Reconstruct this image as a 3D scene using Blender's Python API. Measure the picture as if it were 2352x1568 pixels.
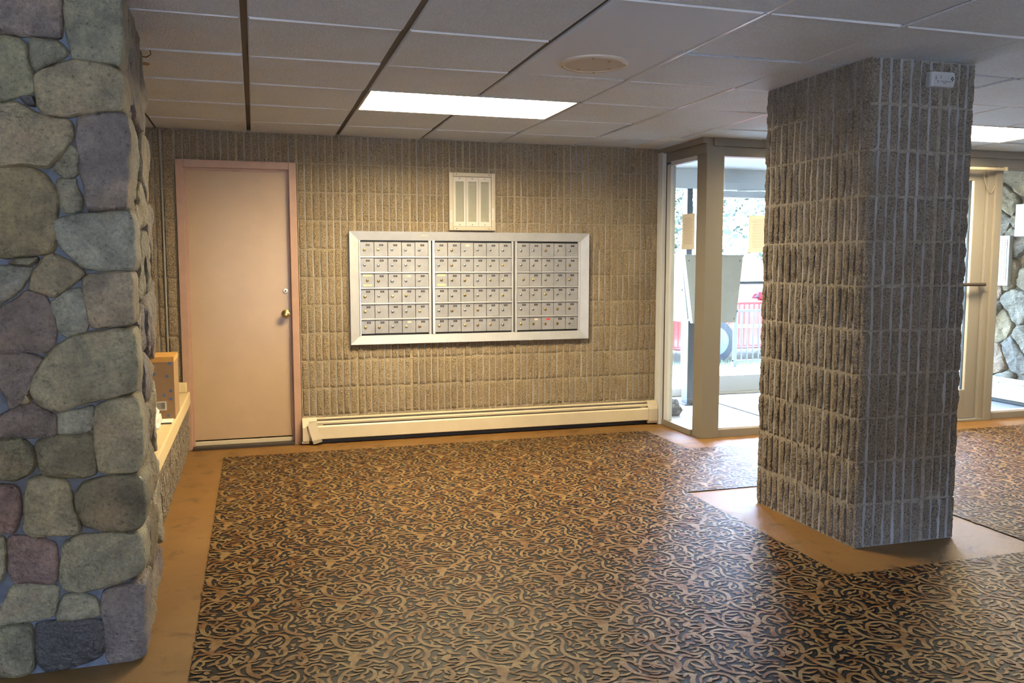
import bpy, bmesh, math, random
import numpy as np
from mathutils import Vector, Matrix, noise

random.seed(7)
SC = bpy.context.scene
COL = SC.collection
for o in list(bpy.data.objects):
    bpy.data.objects.remove(o)

# ------------------------------------------------------------------ camera
H = 2.2352            # ceiling height (eleven 8-inch courses)
TILE = 0.6096         # ceiling module
cam_d = bpy.data.cameras.new('camera')
cam = bpy.data.objects.new('camera', cam_d); COL.objects.link(cam)
cam_d.sensor_width = 36.0
cam_d.lens = 1947.46 / 2352 * 36.0
cam_d.clip_start = 0.05
cam_d.clip_end = 400
pit, yaw = -0.0938, 0.2938
fw = Vector((math.sin(yaw) * math.cos(pit), math.cos(yaw) * math.cos(pit), math.sin(pit)))
rt = Vector((math.cos(yaw), -math.sin(yaw), 0))
up = rt.cross(fw)
cam.matrix_world = Matrix(((rt.x, up.x, -fw.x, 0), (rt.y, up.y, -fw.y, 0), (rt.z, up.z, -fw.z, 1.3311), (0, 0, 0, 1)))
SC.camera = cam

# ------------------------------------------------------------------ sky, sun, exposure
world = bpy.data.worlds.new('sky'); SC.world = world
world.use_nodes = True
wn = world.node_tree.nodes; wl = world.node_tree.links
sky = wn.new('ShaderNodeTexSky')
sky.sky_type = 'NISHITA'
sky.sun_disc = False
sky.sun_elevation = math.radians(52)
sky.sun_rotation = math.radians(35)
sky.air_density = 1.0
sky.dust_density = 1.0
sky.ozone_density = 1.0
tint = wn.new('ShaderNodeMix'); tint.data_type = 'RGBA'; tint.blend_type = 'MULTIPLY'
tint.inputs[0].default_value = 1.0; tint.inputs[7].default_value = (0.93, 0.96, 1.06, 1)     # camera white balance
wl.new(sky.outputs[0], tint.inputs[6]); wl.new(tint.outputs[2], wn['Background'].inputs[0])
wn['Background'].inputs[1].default_value = 18.0

sun_d = bpy.data.lights.new('sun', 'SUN'); sun = bpy.data.objects.new('sun', sun_d); COL.objects.link(sun)
sun_d.energy = 115.0
sun_d.angle = math.radians(0.6)
sun_d.color = (0.86, 0.95, 1.0)
sdir = Vector((math.sin(math.radians(35)) * math.cos(math.radians(52)), math.cos(math.radians(35)) * math.cos(math.radians(52)), math.sin(math.radians(52))))
sun.rotation_euler = sdir.to_track_quat('Z', 'Y').to_euler()
sun.location = (6, 12, 12)

def portal(name, loc, rot, sx, sy):
    d = bpy.data.lights.new(name, 'AREA'); d.shape = 'RECTANGLE'; d.size = sx; d.size_y = sy
    d.cycles.is_portal = True
    o = bpy.data.objects.new(name, d); COL.objects.link(o); o.location = loc; o.rotation_euler = rot
# daylight enters by the entry glass and by the windows behind the camera
portal('entry_daylight', (5.0, 7.75, 1.0), (math.radians(-90), 0, 0), 3.7, 2.1)
portal('rear_daylight', (-0.15, -2.25, 1.1), (math.radians(90), 0, 0), 5.9, 2.0)

SC.view_settings.view_transform = 'Standard'
SC.view_settings.look = 'None'
SC.view_settings.exposure = -0.30
SC.view_settings.gamma = 1.0
SC.view_settings.use_curve_mapping = False
SC.cycles.use_denoising = True
SC.cycles.use_adaptive_sampling = True
SC.cycles.adaptive_threshold = 0.025
SC.cycles.max_bounces = 8
SC.cycles.diffuse_bounces = 4
SC.cycles.transparent_max_bounces = 16
SC.cycles.sample_clamp_indirect = 6.0
SC.cycles.caustics_reflective = False
SC.cycles.caustics_refractive = False

# ------------------------------------------------------------------ node helpers
class X:
    """a float socket with arithmetic"""
    def __init__(s, nt, sock): s.nt = nt; s.k = sock
    def _m(s, op, *a):
        n = s.nt.nodes.new('ShaderNodeMath'); n.operation = op
        for i, v in enumerate((s,) + a):
            if isinstance(v, X): s.nt.links.new(v.k, n.inputs[i])
            else: n.inputs[i].default_value = v
        return X(s.nt, n.outputs[0])
    def __add__(s, o): return s._m('ADD', o)
    __radd__ = __add__
    def __sub__(s, o): return s._m('SUBTRACT', o)
    def __mul__(s, o): return s._m('MULTIPLY', o)
    __rmul__ = __mul__
    def __truediv__(s, o): return s._m('DIVIDE', o)
    def lt(s, o): return s._m('LESS_THAN', o)
    def gt(s, o): return s._m('GREATER_THAN', o)
    def mx(s, o): return s._m('MAXIMUM', o)
    def mn(s, o): return s._m('MINIMUM', o)
    def ab(s): return s._m('ABSOLUTE')
    def fr(s): return s._m('FRACT')
    def sin(s): return s._m('SINE')
    def inv(s): return (s * -1.0) + 1.0

def mat(name):
    m = bpy.data.materials.new(name); m.use_nodes = True
    b = m.node_tree.nodes['Principled BSDF']
    return m, m.node_tree, b
def nd(nt, t, **kw):
    n = nt.nodes.new(t)
    for k, v in kw.items():
        if k in n.inputs.keys(): n.inputs[k].default_value = v
        else: setattr(n, k, v)
    return n
def pos(nt): return nd(nt, 'ShaderNodeNewGeometry').outputs['Position']
def objco(nt): return nd(nt, 'ShaderNodeTexCoord').outputs['Object']
def noise_tex(nt, co, scale, detail=3.0, rough=0.6, dist=0.0, sc=None):
    if sc:
        mp = nd(nt, 'ShaderNodeMapping'); mp.inputs['Scale'].default_value = sc
        nt.links.new(co, mp.inputs[0]); co = mp.outputs[0]
    n = nd(nt, 'ShaderNodeTexNoise', Scale=scale, Detail=detail, Roughness=rough, Distortion=dist)
    nt.links.new(co, n.inputs['Vector'])
    return n.outputs['Fac']
def ramp(nt, fac, stops):
    r = nd(nt, 'ShaderNodeValToRGB')
    e = r.color_ramp.elements
    while len(e) < len(stops): e.new(0.5)
    for el, (p, c) in zip(e, stops):
        el.position = p; el.color = tuple(c) + (1,) if len(c) == 3 else c
    nt.links.new(fac, r.inputs[0])
    return r.outputs[0]
def mixc(nt, fac, a, b, mode='MIX'):
    n = nd(nt, 'ShaderNodeMix', data_type='RGBA', blend_type=mode)
    for i, v in ((0, fac), (6, a), (7, b)):
        if isinstance(v, (int, float)): n.inputs[i].default_value = v
        elif isinstance(v, (tuple, list)): n.inputs[i].default_value = tuple(v) + (1,)
        else: nt.links.new(v, n.inputs[i])
    return n.outputs[2]
def bump(nt, b, h, strength, dist):
    n = nd(nt, 'ShaderNodeBump', Strength=strength, Distance=dist)
    nt.links.new(h, n.inputs['Height']); nt.links.new(n.outputs[0], b.inputs['Normal'])
def plain(name, c, rough=0.5, metal=0.0, spec=0.5, var=0.0, vs=8.0, bs=0.0, bsc=200, coat=0.0):
    m, nt, b = mat(name)
    b.inputs['Roughness'].default_value = rough; b.inputs['Metallic'].default_value = metal
    b.inputs['Specular IOR Level'].default_value = spec
    b.inputs['Coat Weight'].default_value = coat
    if var > 0:
        f = noise_tex(nt, pos(nt), vs, 4, 0.6)
        lo = tuple(max(0, x * (1 - var)) for x in c); hi = tuple(min(1, x * (1 + var)) for x in c)
        nt.links.new(ramp(nt, f, [(0.3, lo), (0.7, hi)]), b.inputs['Base Color'])
    else:
        b.inputs['Base Color'].default_value = tuple(c) + (1,)
    if bs > 0: bump(nt, b, noise_tex(nt, pos(nt), bsc, 2), bs, 0.002)
    return m

MT = {}
# ribbed concrete block: rough aggregate ribs / smooth grooves
def rib_mat(name, k):
    m, nt, b = mat(name)
    p = pos(nt)
    n1 = noise_tex(nt, p, 150, 2, 0.6); n2 = noise_tex(nt, p, 3.0, 3, 0.6); n3 = noise_tex(nt, p, 420, 1, 0.5)
    v = nd(nt, 'ShaderNodeTexVoronoi', Scale=165.0); nt.links.new(p, v.inputs['Vector'])
    c = ramp(nt, n1, [(0.34, (0.05, 0.04, 0.03)), (0.45, (0.30, 0.240, 0.155)), (0.58, (0.47, 0.385, 0.255)), (0.70, (0.61, 0.52, 0.37))])
    c = mixc(nt, 0.35, c, ramp(nt, n3, [(0.35, (0.14, 0.11, 0.08)), (0.6, (0.55, 0.46, 0.34))]))
    c = mixc(nt, 1.0, c, ramp(nt, n2, [(0.25, (0.78, 0.74, 0.70)), (0.75, (1, 1, 1))]), 'MULTIPLY')
    rnd = nd(nt, 'ShaderNodeObjectInfo').outputs['Random']
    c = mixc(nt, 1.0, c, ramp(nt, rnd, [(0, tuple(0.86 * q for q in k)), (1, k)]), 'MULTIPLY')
    nt.links.new(c, b.inputs['Base Color']); b.inputs['Roughness'].default_value = 0.9
    b.inputs['Specular IOR Level'].default_value = 0.25
    hgt = X(nt, n1) + X(nt, n3) * 0.4 - X(nt, v.outputs['Distance']) * 0.3
    bump(nt, b, hgt.k, 1.0, 0.011)
    return m
def block_mats():
    m = rib_mat('split_rib', (0.98, 0.965, 0.94)); MT['rib_pillar'] = rib_mat('split_rib_grey_dimmed', (0.66, 0.70, 0.82))  # pillar copy is greyer, and darkened to offset the strong rear daylight
    m2, nt, b = mat('groove_cement')
    n = noise_tex(nt, pos(nt), 30, 3, 0.6, 0, (1, 1, 0.15))
    nt.links.new(ramp(nt, n, [(0.3, (0.22, 0.21, 0.195)), (0.7, (0.33, 0.315, 0.29))]), b.inputs['Base Color'])
    b.inputs['Roughness'].default_value = 0.7; bump(nt, b, noise_tex(nt, pos(nt), 250, 2), 0.3, 0.002)
    m3, nt, b = mat('block_mortar')
    n = noise_tex(nt, pos(nt), 60, 4)
    nt.links.new(ramp(nt, n, [(0.3, (0.14, 0.12, 0.095)), (0.7, (0.27, 0.24, 0.195))]), b.inputs['Base Color'])
    b.inputs['Roughness'].default_value = 0.9; bump(nt, b, n, 0.5, 0.004)
    m5, nt, b = mat('wall_mortar'); n = noise_tex(nt, pos(nt), 60, 4)
    nt.links.new(ramp(nt, n, [(0.3, (0.22, 0.185, 0.125)), (0.7, (0.36, 0.31, 0.22))]), b.inputs['Base Color']); b.inputs['Roughness'].default_value = 0.9; bump(nt, b, n, 0.5, 0.004); MT['wmortar'] = m5
    MT['rib'], MT['groove'], MT['mortar'] = m, m2, m3
    m4, nt, b = mat('groove_cement_grey_dimmed')  # groove copy darkened so the pillar front reads as shaded
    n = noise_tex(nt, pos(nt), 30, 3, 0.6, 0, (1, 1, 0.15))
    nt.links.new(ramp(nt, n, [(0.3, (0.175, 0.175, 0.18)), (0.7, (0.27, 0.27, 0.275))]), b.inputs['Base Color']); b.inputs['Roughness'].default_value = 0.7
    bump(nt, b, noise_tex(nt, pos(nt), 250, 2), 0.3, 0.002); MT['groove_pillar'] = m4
block_mats()

def stone_mat(name, mott, scale, rough, layered=False):
    m, nt, b = mat(name)
    p = pos(nt)
    col = nd(nt, 'ShaderNodeObjectInfo').outputs['Color']
    n1 = noise_tex(nt, p, scale, 5, 0.62, 0.4)
    n2 = noise_tex(nt, p, scale * 7, 4, 0.7)
    n3 = noise_tex(nt, p, scale * 0.45, 2, 0.5)
    c = mixc(nt, 1.0, col, ramp(nt, n1, [(0.28, (1 - mott, 1 - mott, 1 - mott)), (0.52, (1, 1, 1)), (0.74, (1 + mott, 1 + mott, 1 + mott * 0.9))]), 'MULTIPLY')
    c = mixc(nt, X(nt, ramp(nt, n3, [(0.55, (0, 0, 0)), (0.72, (0.45, 0.45, 0.45))])).k, c, (0.27, 0.19, 0.11))
    c = mixc(nt, 1.0, c, ramp(nt, n2, [(0.3, (0.62, 0.62, 0.64)), (0.7, (1.32, 1.32, 1.28))]), 'MULTIPLY')
    nt.links.new(c, b.inputs['Base Color'])
    nt.links.new(ramp(nt, n2, [(0.3, (rough - 0.15,) * 3), (0.7, (rough + 0.2,) * 3)]), b.inputs['Roughness'])
    b.inputs['Specular IOR Level'].default_value = 0.5
    h = X(nt, noise_tex(nt, p, 55, 4, 0.65)) + X(nt, n2) * 0.35
    if layered:
        h = h + X(nt, noise_tex(nt, p, 14, 4, 0.6, 0.6, (1, 1, 3.5))) * 1.6
    bump(nt, b, h.k, 0.9, 0.014)
    return m
MT['stone'] = stone_mat('river_stone', 0.52, 12, 0.36)
MT['rock'] = stone_mat('entry_rock', 0.45, 9, 0.8, True)
m, nt, b = mat('blue_grey_mortar'); n = noise_tex(nt, pos(nt), 40, 4)
nt.links.new(ramp(nt, n, [(0.3, (0.055, 0.066, 0.085)), (0.7, (0.10, 0.118, 0.15))]), b.inputs['Base Color']); b.inputs['Roughness'].default_value = 0.8
bump(nt, b, n, 0.5, 0.004); MT['smortar'] = m

# ceiling tile: white pebbled
def tile_mat(name, c, s):
    m, nt, b = mat(name)
    p = pos(nt); n1 = noise_tex(nt, p, 130, 3, 0.6, 0.3, (1, 0.55, 1)); n2 = noise_tex(nt, p, 2.3, 3)
    cc = ramp(nt, n1, [(0.35, tuple(x * 0.86 for x in c)), (0.6, c)])
    cc = mixc(nt, 1.0, cc, ramp(nt, n2, [(0.3, (0.93, 0.91, 0.88)), (0.7, (1, 1, 1))]), 'MULTIPLY')
    rnd = nd(nt, 'ShaderNodeObjectInfo').outputs['Random']
    cc = mixc(nt, 1.0, cc, ramp(nt, rnd, [(0, (0.94, 0.93, 0.91)), (1, (1, 1, 1))]), 'MULTIPLY')
    nt.links.new(cc, b.inputs['Base Color']); b.inputs['Roughness'].default_value = 0.62
    bump(nt, b, n1, s, 0.008)
    return m
MT['tile'] = tile_mat('ceiling_tile_pebbled', (0.75, 0.855, 1.0), 0.9)
MT['tile_smooth'] = plain('speaker_tile', (0.66, 0.74, 0.86), 0.6, bs=0.15, bsc=300)
MT['tee_dark'] = plain('dark_brown_runner', (0.035, 0.026, 0.02), 0.6)
MT['tee_white'] = plain('white_tee', (0.72, 0.73, 0.75), 0.28)
MT['black'] = plain('black_void', (0.008, 0.008, 0.009), 0.9)
MT['lens_frame'] = plain('troffer_white', (0.55, 0.54, 0.52), 0.5)
m, nt, b = mat('fluorescent_lens')
b.inputs['Base Color'].default_value = (0.9, 0.88, 0.8, 1)
b.inputs['Emission Color'].default_value = (1.0, 0.79, 0.47, 1); b.inputs['Emission Strength'].default_value = 118.0
MT['lens'] = m

MT['door'] = plain('pink_beige_gloss_paint', (0.42, 0.300, 0.19), 0.25, var=0.05, vs=3, bs=0.10, bsc=90)
MT['frame_paint'] = plain('pink_brown_frame_paint', (0.38, 0.235, 0.165), 0.42, var=0.08, vs=10)
MT['alu'] = plain('brushed_aluminium', (0.50, 0.52, 0.545), 0.42, metal=0.5, var=0.06, vs=12)
MT['alu_door'] = plain('worn_aluminium_door', (0.315, 0.325, 0.345), 0.45, metal=0.35, var=0.12, vs=9)
MT['alu_bright'] = plain('bright_anodised_bar', (0.80, 0.82, 0.86), 0.3, metal=0.5)
MT['chrome'] = plain('chrome_lock', (0.55, 0.55, 0.54), 0.25, metal=1.0)
MT['brass'] = plain('brass_lock', (0.62, 0.47, 0.20), 0.3, metal=1.0)
MT['brass_dark'] = plain('aged_brass', (0.36, 0.26, 0.12), 0.35, metal=1.0)
MT['brass_plate'] = plain('brass_plate', (0.75, 0.56, 0.33), 0.45, metal=0.3)
MT['label'] = plain('black_label', (0.015, 0.015, 0.016), 0.4)
MT['ink_white'] = plain('pale_marks', (0.30, 0.29, 0.27), 0.6)
MT['dir_white'] = plain('directory_panel', (0.50, 0.49, 0.46), 0.45)
MT['dir_frame'] = plain('directory_frame', (0.42, 0.385, 0.31), 0.4)
MT['dir_paper'] = plain('directory_paper', (0.46, 0.43, 0.37), 0.7)
MT['alarm'] = plain('alarm_plastic', (0.42, 0.43, 0.44), 0.45)
MT['speaker'] = plain('speaker_enamel', (0.62, 0.55, 0.45), 0.5)
MT['speaker_grille'] = plain('speaker_mesh', (0.54, 0.48, 0.38), 0.6)
MT['ink'] = plain('dark_print', (0.10, 0.095, 0.09), 0.7)
MT['ink_soft'] = plain('grey_print', (0.40, 0.37, 0.33), 0.7)
MT['paper'] = plain('paper', (0.72, 0.69, 0.62), 0.7)
MT['paper_tan'] = plain('faded_paper', (0.60, 0.53, 0.42), 0.7)
MT['red'] = plain('red_tag', (0.5, 0.04, 0.03), 0.5)
MT['cream'] = plain('cream_enamel', (0.52, 0.455, 0.33), 0.36, var=0.05, vs=9)
MT['ledge'] = plain('cream_ledge', (0.60, 0.48, 0.27), 0.4, var=0.05, vs=9)
MT['frame_alu'] = plain('bronze_grey_frame', (0.255, 0.235, 0.205), 0.42, metal=0.3)
MT['frame_white'] = plain('pale_frame', (0.62, 0.65, 0.68), 0.4)
MT['gasket'] = plain('black_gasket', (0.012, 0.014, 0.018), 0.5)
MT['card'] = plain('cardboard', (0.30, 0.19, 0.10), 0.75, var=0.06, vs=14)
MT['tape'] = plain('brown_tape', (0.62, 0.33, 0.08), 0.3)
MT['blue'] = plain('blue_dot', (0.07, 0.13, 0.32), 0.6)
MT['white'] = plain('white_plastic', (0.72, 0.72, 0.71), 0.4)
MT['plastic'] = plain('plastic_bag', (0.65, 0.66, 0.66), 0.2)
MT['grey_box'] = plain('galvanised_grey', (0.46, 0.50, 0.50), 0.42, metal=0.2, var=0.06, vs=8)
MT['dark_post'] = plain('dark_steel_post', (0.075, 0.09, 0.11), 0.45)
MT['concrete'] = plain('pale_concrete', (0.62, 0.61, 0.58), 0.8, var=0.08, vs=4)
MT['asphalt'] = plain('asphalt', (0.16, 0.16, 0.165), 0.9, var=0.15, vs=30)
MT['vfloor'] = plain('pale_entry_tile', (0.30, 0.30, 0.295), 0.22, var=0.05, vs=5)
MT['iron'] = plain('black_iron', (0.02, 0.022, 0.026), 0.5)
MT['car'] = plain('red_car_paint', (0.20, 0.006, 0.008), 0.18, coat=0.6)
MT['tyre'] = plain('tyre', (0.02, 0.02, 0.02), 0.8)
MT['carglass'] = plain('car_glass', (0.06, 0.08, 0.09), 0.08)
MT['leaf'] = plain('leaf', (0.045, 0.060, 0.030), 0.6, var=0.35, vs=3)
MT['bark'] = plain('bark', (0.12, 0.085, 0.06), 0.9, var=0.2, vs=12)
MT['grass'] = plain('grass', (0.14, 0.21, 0.06), 0.9, var=0.3, vs=12)
MT['wall_paint'] = plain('pale_wall_paint', (0.50, 0.47, 0.42), 0.7, var=0.04, vs=3)
MT['rock_grey'] = plain('doorstop_rock', (0.12, 0.13, 0.15), 0.8, var=0.3, vs=30)
m, nt, b = mat('ribbed_mat'); p = pos(nt)
w = nd(nt, 'ShaderNodeTexWave', Scale=22.0, Distortion=0.6); w.bands_direction = 'Y'; nt.links.new(p, w.inputs['Vector'])
nt.links.new(ramp(nt, w.outputs['Fac'], [(0.2, (0.035, 0.038, 0.045)), (0.8, (0.11, 0.115, 0.13))]), b.inputs['Base Color']); b.inputs['Roughness'].default_value = 0.9
bump(nt, b, w.outputs['Fac'], 0.8, 0.005); MT['mat'] = m
# pane: clear sheet with Fresnel reflection
m = bpy.data.materials.new('window_glass'); m.use_nodes = True; nt = m.node_tree; nt.nodes.clear()
out = nd(nt, 'ShaderNodeOutputMaterial'); tr = nd(nt, 'ShaderNodeBsdfTransparent'); gl = nd(nt, 'ShaderNodeBsdfGlossy', Roughness=0.01); lw_ = nd(nt, 'ShaderNodeLayerWeight', Blend=0.5); fr = nd(nt, 'ShaderNodeMath', operation='POWER'); fr.inputs[1].default_value = 5.0; nt.links.new(lw_.outputs['Facing'], fr.inputs[0]); fr = nd(nt, 'ShaderNodeMath', operation='MULTIPLY_ADD'); fr.inputs[1].default_value = 0.9; fr.inputs[2].default_value = 0.045; nt.links.new(nt.nodes['Math'].outputs[0], fr.inputs[0]); mx = nd(nt, 'ShaderNodeMixShader')
tr.inputs[0].default_value = (0.94, 0.96, 0.95, 1)
nt.links.new(fr.outputs[0], mx.inputs[0]); nt.links.new(tr.outputs[0], mx.inputs[1]); nt.links.new(gl.outputs[0], mx.inputs[2]); nt.links.new(mx.outputs[0], out.inputs[0])
MT['glass'] = m

# orange-brown border carpet
m, nt, b = mat('ochre_carpet'); p = pos(nt)
n1 = noise_tex(nt, p, 2.2, 4, 0.6); n2 = noise_tex(nt, p, 380, 2, 0.6); n3 = noise_tex(nt, p, 9, 4, 0.65, 0.5)
c = ramp(nt, n1, [(0.3, (0.150, 0.074, 0.018)), (0.7, (0.205, 0.110, 0.033))])
c = mixc(nt, 1.0, c, ramp(nt, n2, [(0.3, (0.72, 0.72, 0.72)), (0.7, (1.12, 1.12, 1.12))]), 'MULTIPLY')
c = mixc(nt, 1.0, c, ramp(nt, n3, [(0.28, (0.55, 0.50, 0.45)), (0.45, (1, 1, 1))]), 'MULTIPLY')
nt.links.new(c, b.inputs['Base Color']); b.inputs['Roughness'].default_value = 0.45; b.inputs['Specular IOR Level'].default_value = 0.35
bump(nt, b, n2, 0.5, 0.004); MT['border'] = m

# scroll carpet: charcoal ground, near-black outline, golden scroll yarn
def yarn(name, stops, scale):
    m, nt, b = mat(name)
    p = pos(nt)
    pile = noise_tex(nt, p, 420, 2, 0.6)
    c = ramp(nt, noise_tex(nt, p, scale, 2, 0.5), stops)
    c = mixc(nt, 1.0, c, ramp(nt, pile, [(0.3, (0.70, 0.70, 0.70)), (0.7, (1.15, 1.15, 1.15))]), 'MULTIPLY')
    nt.links.new(c, b.inputs['Base Color']); b.inputs['Roughness'].default_value = 0.44; b.inputs['Specular IOR Level'].default_value = 0.19
    bump(nt, b, pile, 0.35, 0.003)
    return m
MT['carpet'] = yarn('charcoal_yarn', [(0.35, (0.0055, 0.0055, 0.006)), (0.65, (0.009, 0.0095, 0.011))], 9)
MT['yarn_dark'] = yarn('black_brown_yarn', [(0.35, (0.006, 0.0045, 0.0035)), (0.65, (0.009, 0.007, 0.006))], 9)
MT['yarn_gold'] = yarn('golden_yarn', [(0.34, (0.118, 0.050, 0.014)), (0.46, (0.150, 0.081, 0.026)), (0.60, (0.195, 0.122, 0.048)), (0.72, (0.150, 0.107, 0.038))], 13)

# ------------------------------------------------------------------ mesh helpers
class B:
    def __init__(s): s.v = []; s.f = []; s.mi = []
    def add(s, vs, fs, mi=0):
        o = len(s.v); s.v += [tuple(q) for q in vs]
        for f in fs: s.f.append(tuple(i + o for i in f)); s.mi.append(mi)
        return s
    def box(s, a, c, mi=0, bev=0.0):
        (x0, y0, z0), (x1, y1, z1) = a, c
        x0, x1 = min(x0, x1), max(x0, x1); y0, y1 = min(y0, y1), max(y0, y1); z0, z1 = min(z0, z1), max(z0, z1)
        if bev <= 0:
            vs = [(x0, y0, z0), (x1, y0, z0), (x1, y1, z0), (x0, y1, z0), (x0, y0, z1), (x1, y0, z1), (x1, y1, z1), (x0, y1, z1)]
            return s.add(vs, [(3, 2, 1, 0), (4, 5, 6, 7), (0, 1, 5, 4), (1, 2, 6, 5), (2, 3, 7, 6), (3, 0, 4, 7)], mi)
        bm = bmesh.new(); bmesh.ops.create_cube(bm, size=1)
        bmesh.ops.scale(bm, vec=(x1 - x0, y1 - y0, z1 - z0), verts=bm.verts)
        bmesh.ops.translate(bm, vec=((x0 + x1) / 2, (y0 + y1) / 2, (z0 + z1) / 2), verts=bm.verts)
        bmesh.ops.bevel(bm, geom=bm.edges[:], offset=bev, segments=2, affect='EDGES', profile=0.6)
        bm.verts.index_update()
        s.add([q.co[:] for q in bm.verts], [[q.index for q in f.verts] for f in bm.faces], mi); bm.free()
        return s
    def prism(s, poly, fn, d0, d1, mi=0):
        """poly 2-d ring; fn(u, v, d) -> xyz"""
        n = len(poly); vs = [fn(u, v, d0) for u, v in poly] + [fn(u, v, d1) for u, v in poly]
        fs = [tuple(range(n))[::-1], tuple(range(n, 2 * n))] + [(i, (i + 1) % n, n + (i + 1) % n, n + i) for i in range(n)]
        return s.add(vs, fs, mi)
    def lathe(s, prof, c, ax, seg=16, mi=0):
        """prof list of (radius, offset along ax) from centre c"""
        ax = Vector(ax).normalized(); u = ax.orthogonal().normalized(); w = ax.cross(u); c = Vector(c)
        o = len(s.v); n = len(prof)
        for (r, h) in prof:
            for k in range(seg):
                a = 2 * math.pi * k / seg
                s.v.append(tuple(c + ax * h + (u * math.cos(a) + w * math.sin(a)) * r))
        for i in range(n - 1):
            for k in range(seg):
                k2 = (k + 1) % seg
                s.f.append((o + i * seg + k, o + i * seg + k2, o + (i + 1) * seg + k2, o + (i + 1) * seg + k)); s.mi.append(mi)
        s.f.append(tuple(o + k for k in range(seg))[::-1]); s.mi.append(mi)
        s.f.append(tuple(o + (n - 1) * seg + k for k in range(seg))); s.mi.append(mi)
        return s
    def tube(s, pts, r, seg=8, mi=0):
        pts = [Vector(p) for p in pts]; o = len(s.v); n = len(pts)
        pu = None
        for i, p in enumerate(pts):
            d = (pts[min(i + 1, n - 1)] - pts[max(i - 1, 0)]).normalized()
            u = d.orthogonal().normalized() if pu is None else (pu - d * pu.dot(d)).normalized()
            pu = u; w = d.cross(u)
            for k in range(seg):
                a = 2 * math.pi * k / seg
                s.v.append(tuple(p + (u * math.cos(a) + w * math.sin(a)) * r))
        for i in range(n - 1):
            for k in range(seg):
                k2 = (k + 1) % seg
                s.f.append((o + i * seg + k, o + i * seg + k2, o + (i + 1) * seg + k2, o + (i + 1) * seg + k)); s.mi.append(mi)
        s.f.append(tuple(o + k for k in range(seg))[::-1]); s.mi.append(mi)
        s.f.append(tuple(o + (n - 1) * seg + k for k in range(seg))); s.mi.append(mi)
        return s
    def mesh(s, name, mats, smooth=False):
        me = bpy.data.meshes.new(name); me.from_pydata(s.v, [], s.f)
        for q in (mats if isinstance(mats, (list, tuple)) else [mats]): me.materials.append(MT[q] if isinstance(q, str) else q)
        me.polygons.foreach_set('material_index', s.mi)
        if smooth: me.polygons.foreach_set('use_smooth', [True] * len(s.f))
        me.update()
        bm = bmesh.new(); bm.from_mesh(me); bmesh.ops.recalc_face_normals(bm, faces=bm.faces[:]); bm.to_mesh(me); bm.free()
        return me
    def obj(s, name, mats, parent=None, smooth=False, origin=None):
        if origin is not None:
            s.v = [(a - origin[0], b_ - origin[1], c - origin[2]) for a, b_, c in s.v]
        o = link(name, s.mesh(name, mats, smooth), parent)
        if origin is not None: o.location = origin; PIVOT[o.name] = Vector(origin)
        if smooth:
            try: o.data.set_sharp_from_angle(angle=math.radians(40))
            except Exception: pass
        return o
def link(name, data, parent=None):
    o = bpy.data.objects.new(name, data); COL.objects.link(o)
    if parent is not None: o.parent = parent; o.matrix_parent_inverse = Matrix.Translation(-PIVOT.get(parent.name, Vector((0, 0, 0))))
    return o
PIVOT = {}
def thing(name, loc, label, cat, group=None):
    """an Empty at the thing's base; its parts are built in world coordinates"""
    o = bpy.data.objects.new(name, None); COL.objects.link(o); o.location = loc; o.empty_display_size = 0.1
    PIVOT[o.name] = Vector(loc)
    return tag(o, label, cat, group)
def tag(o, label=None, cat=None, group=None, kind=None):
    if label: o['label'] = label
    if cat: o['category'] = cat
    if group: o['group'] = group
    if kind: o['kind'] = kind
    return o
def struct(name, loc=(0, 0, 0)):
    o = bpy.data.objects.new(name, None); COL.objects.link(o); o.location = loc; PIVOT[o.name] = Vector(loc); o['kind'] = 'structure'
    return o
def bx(a, c, bev=0.0, mi=0): return B().box(a, c, mi, bev)
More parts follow.
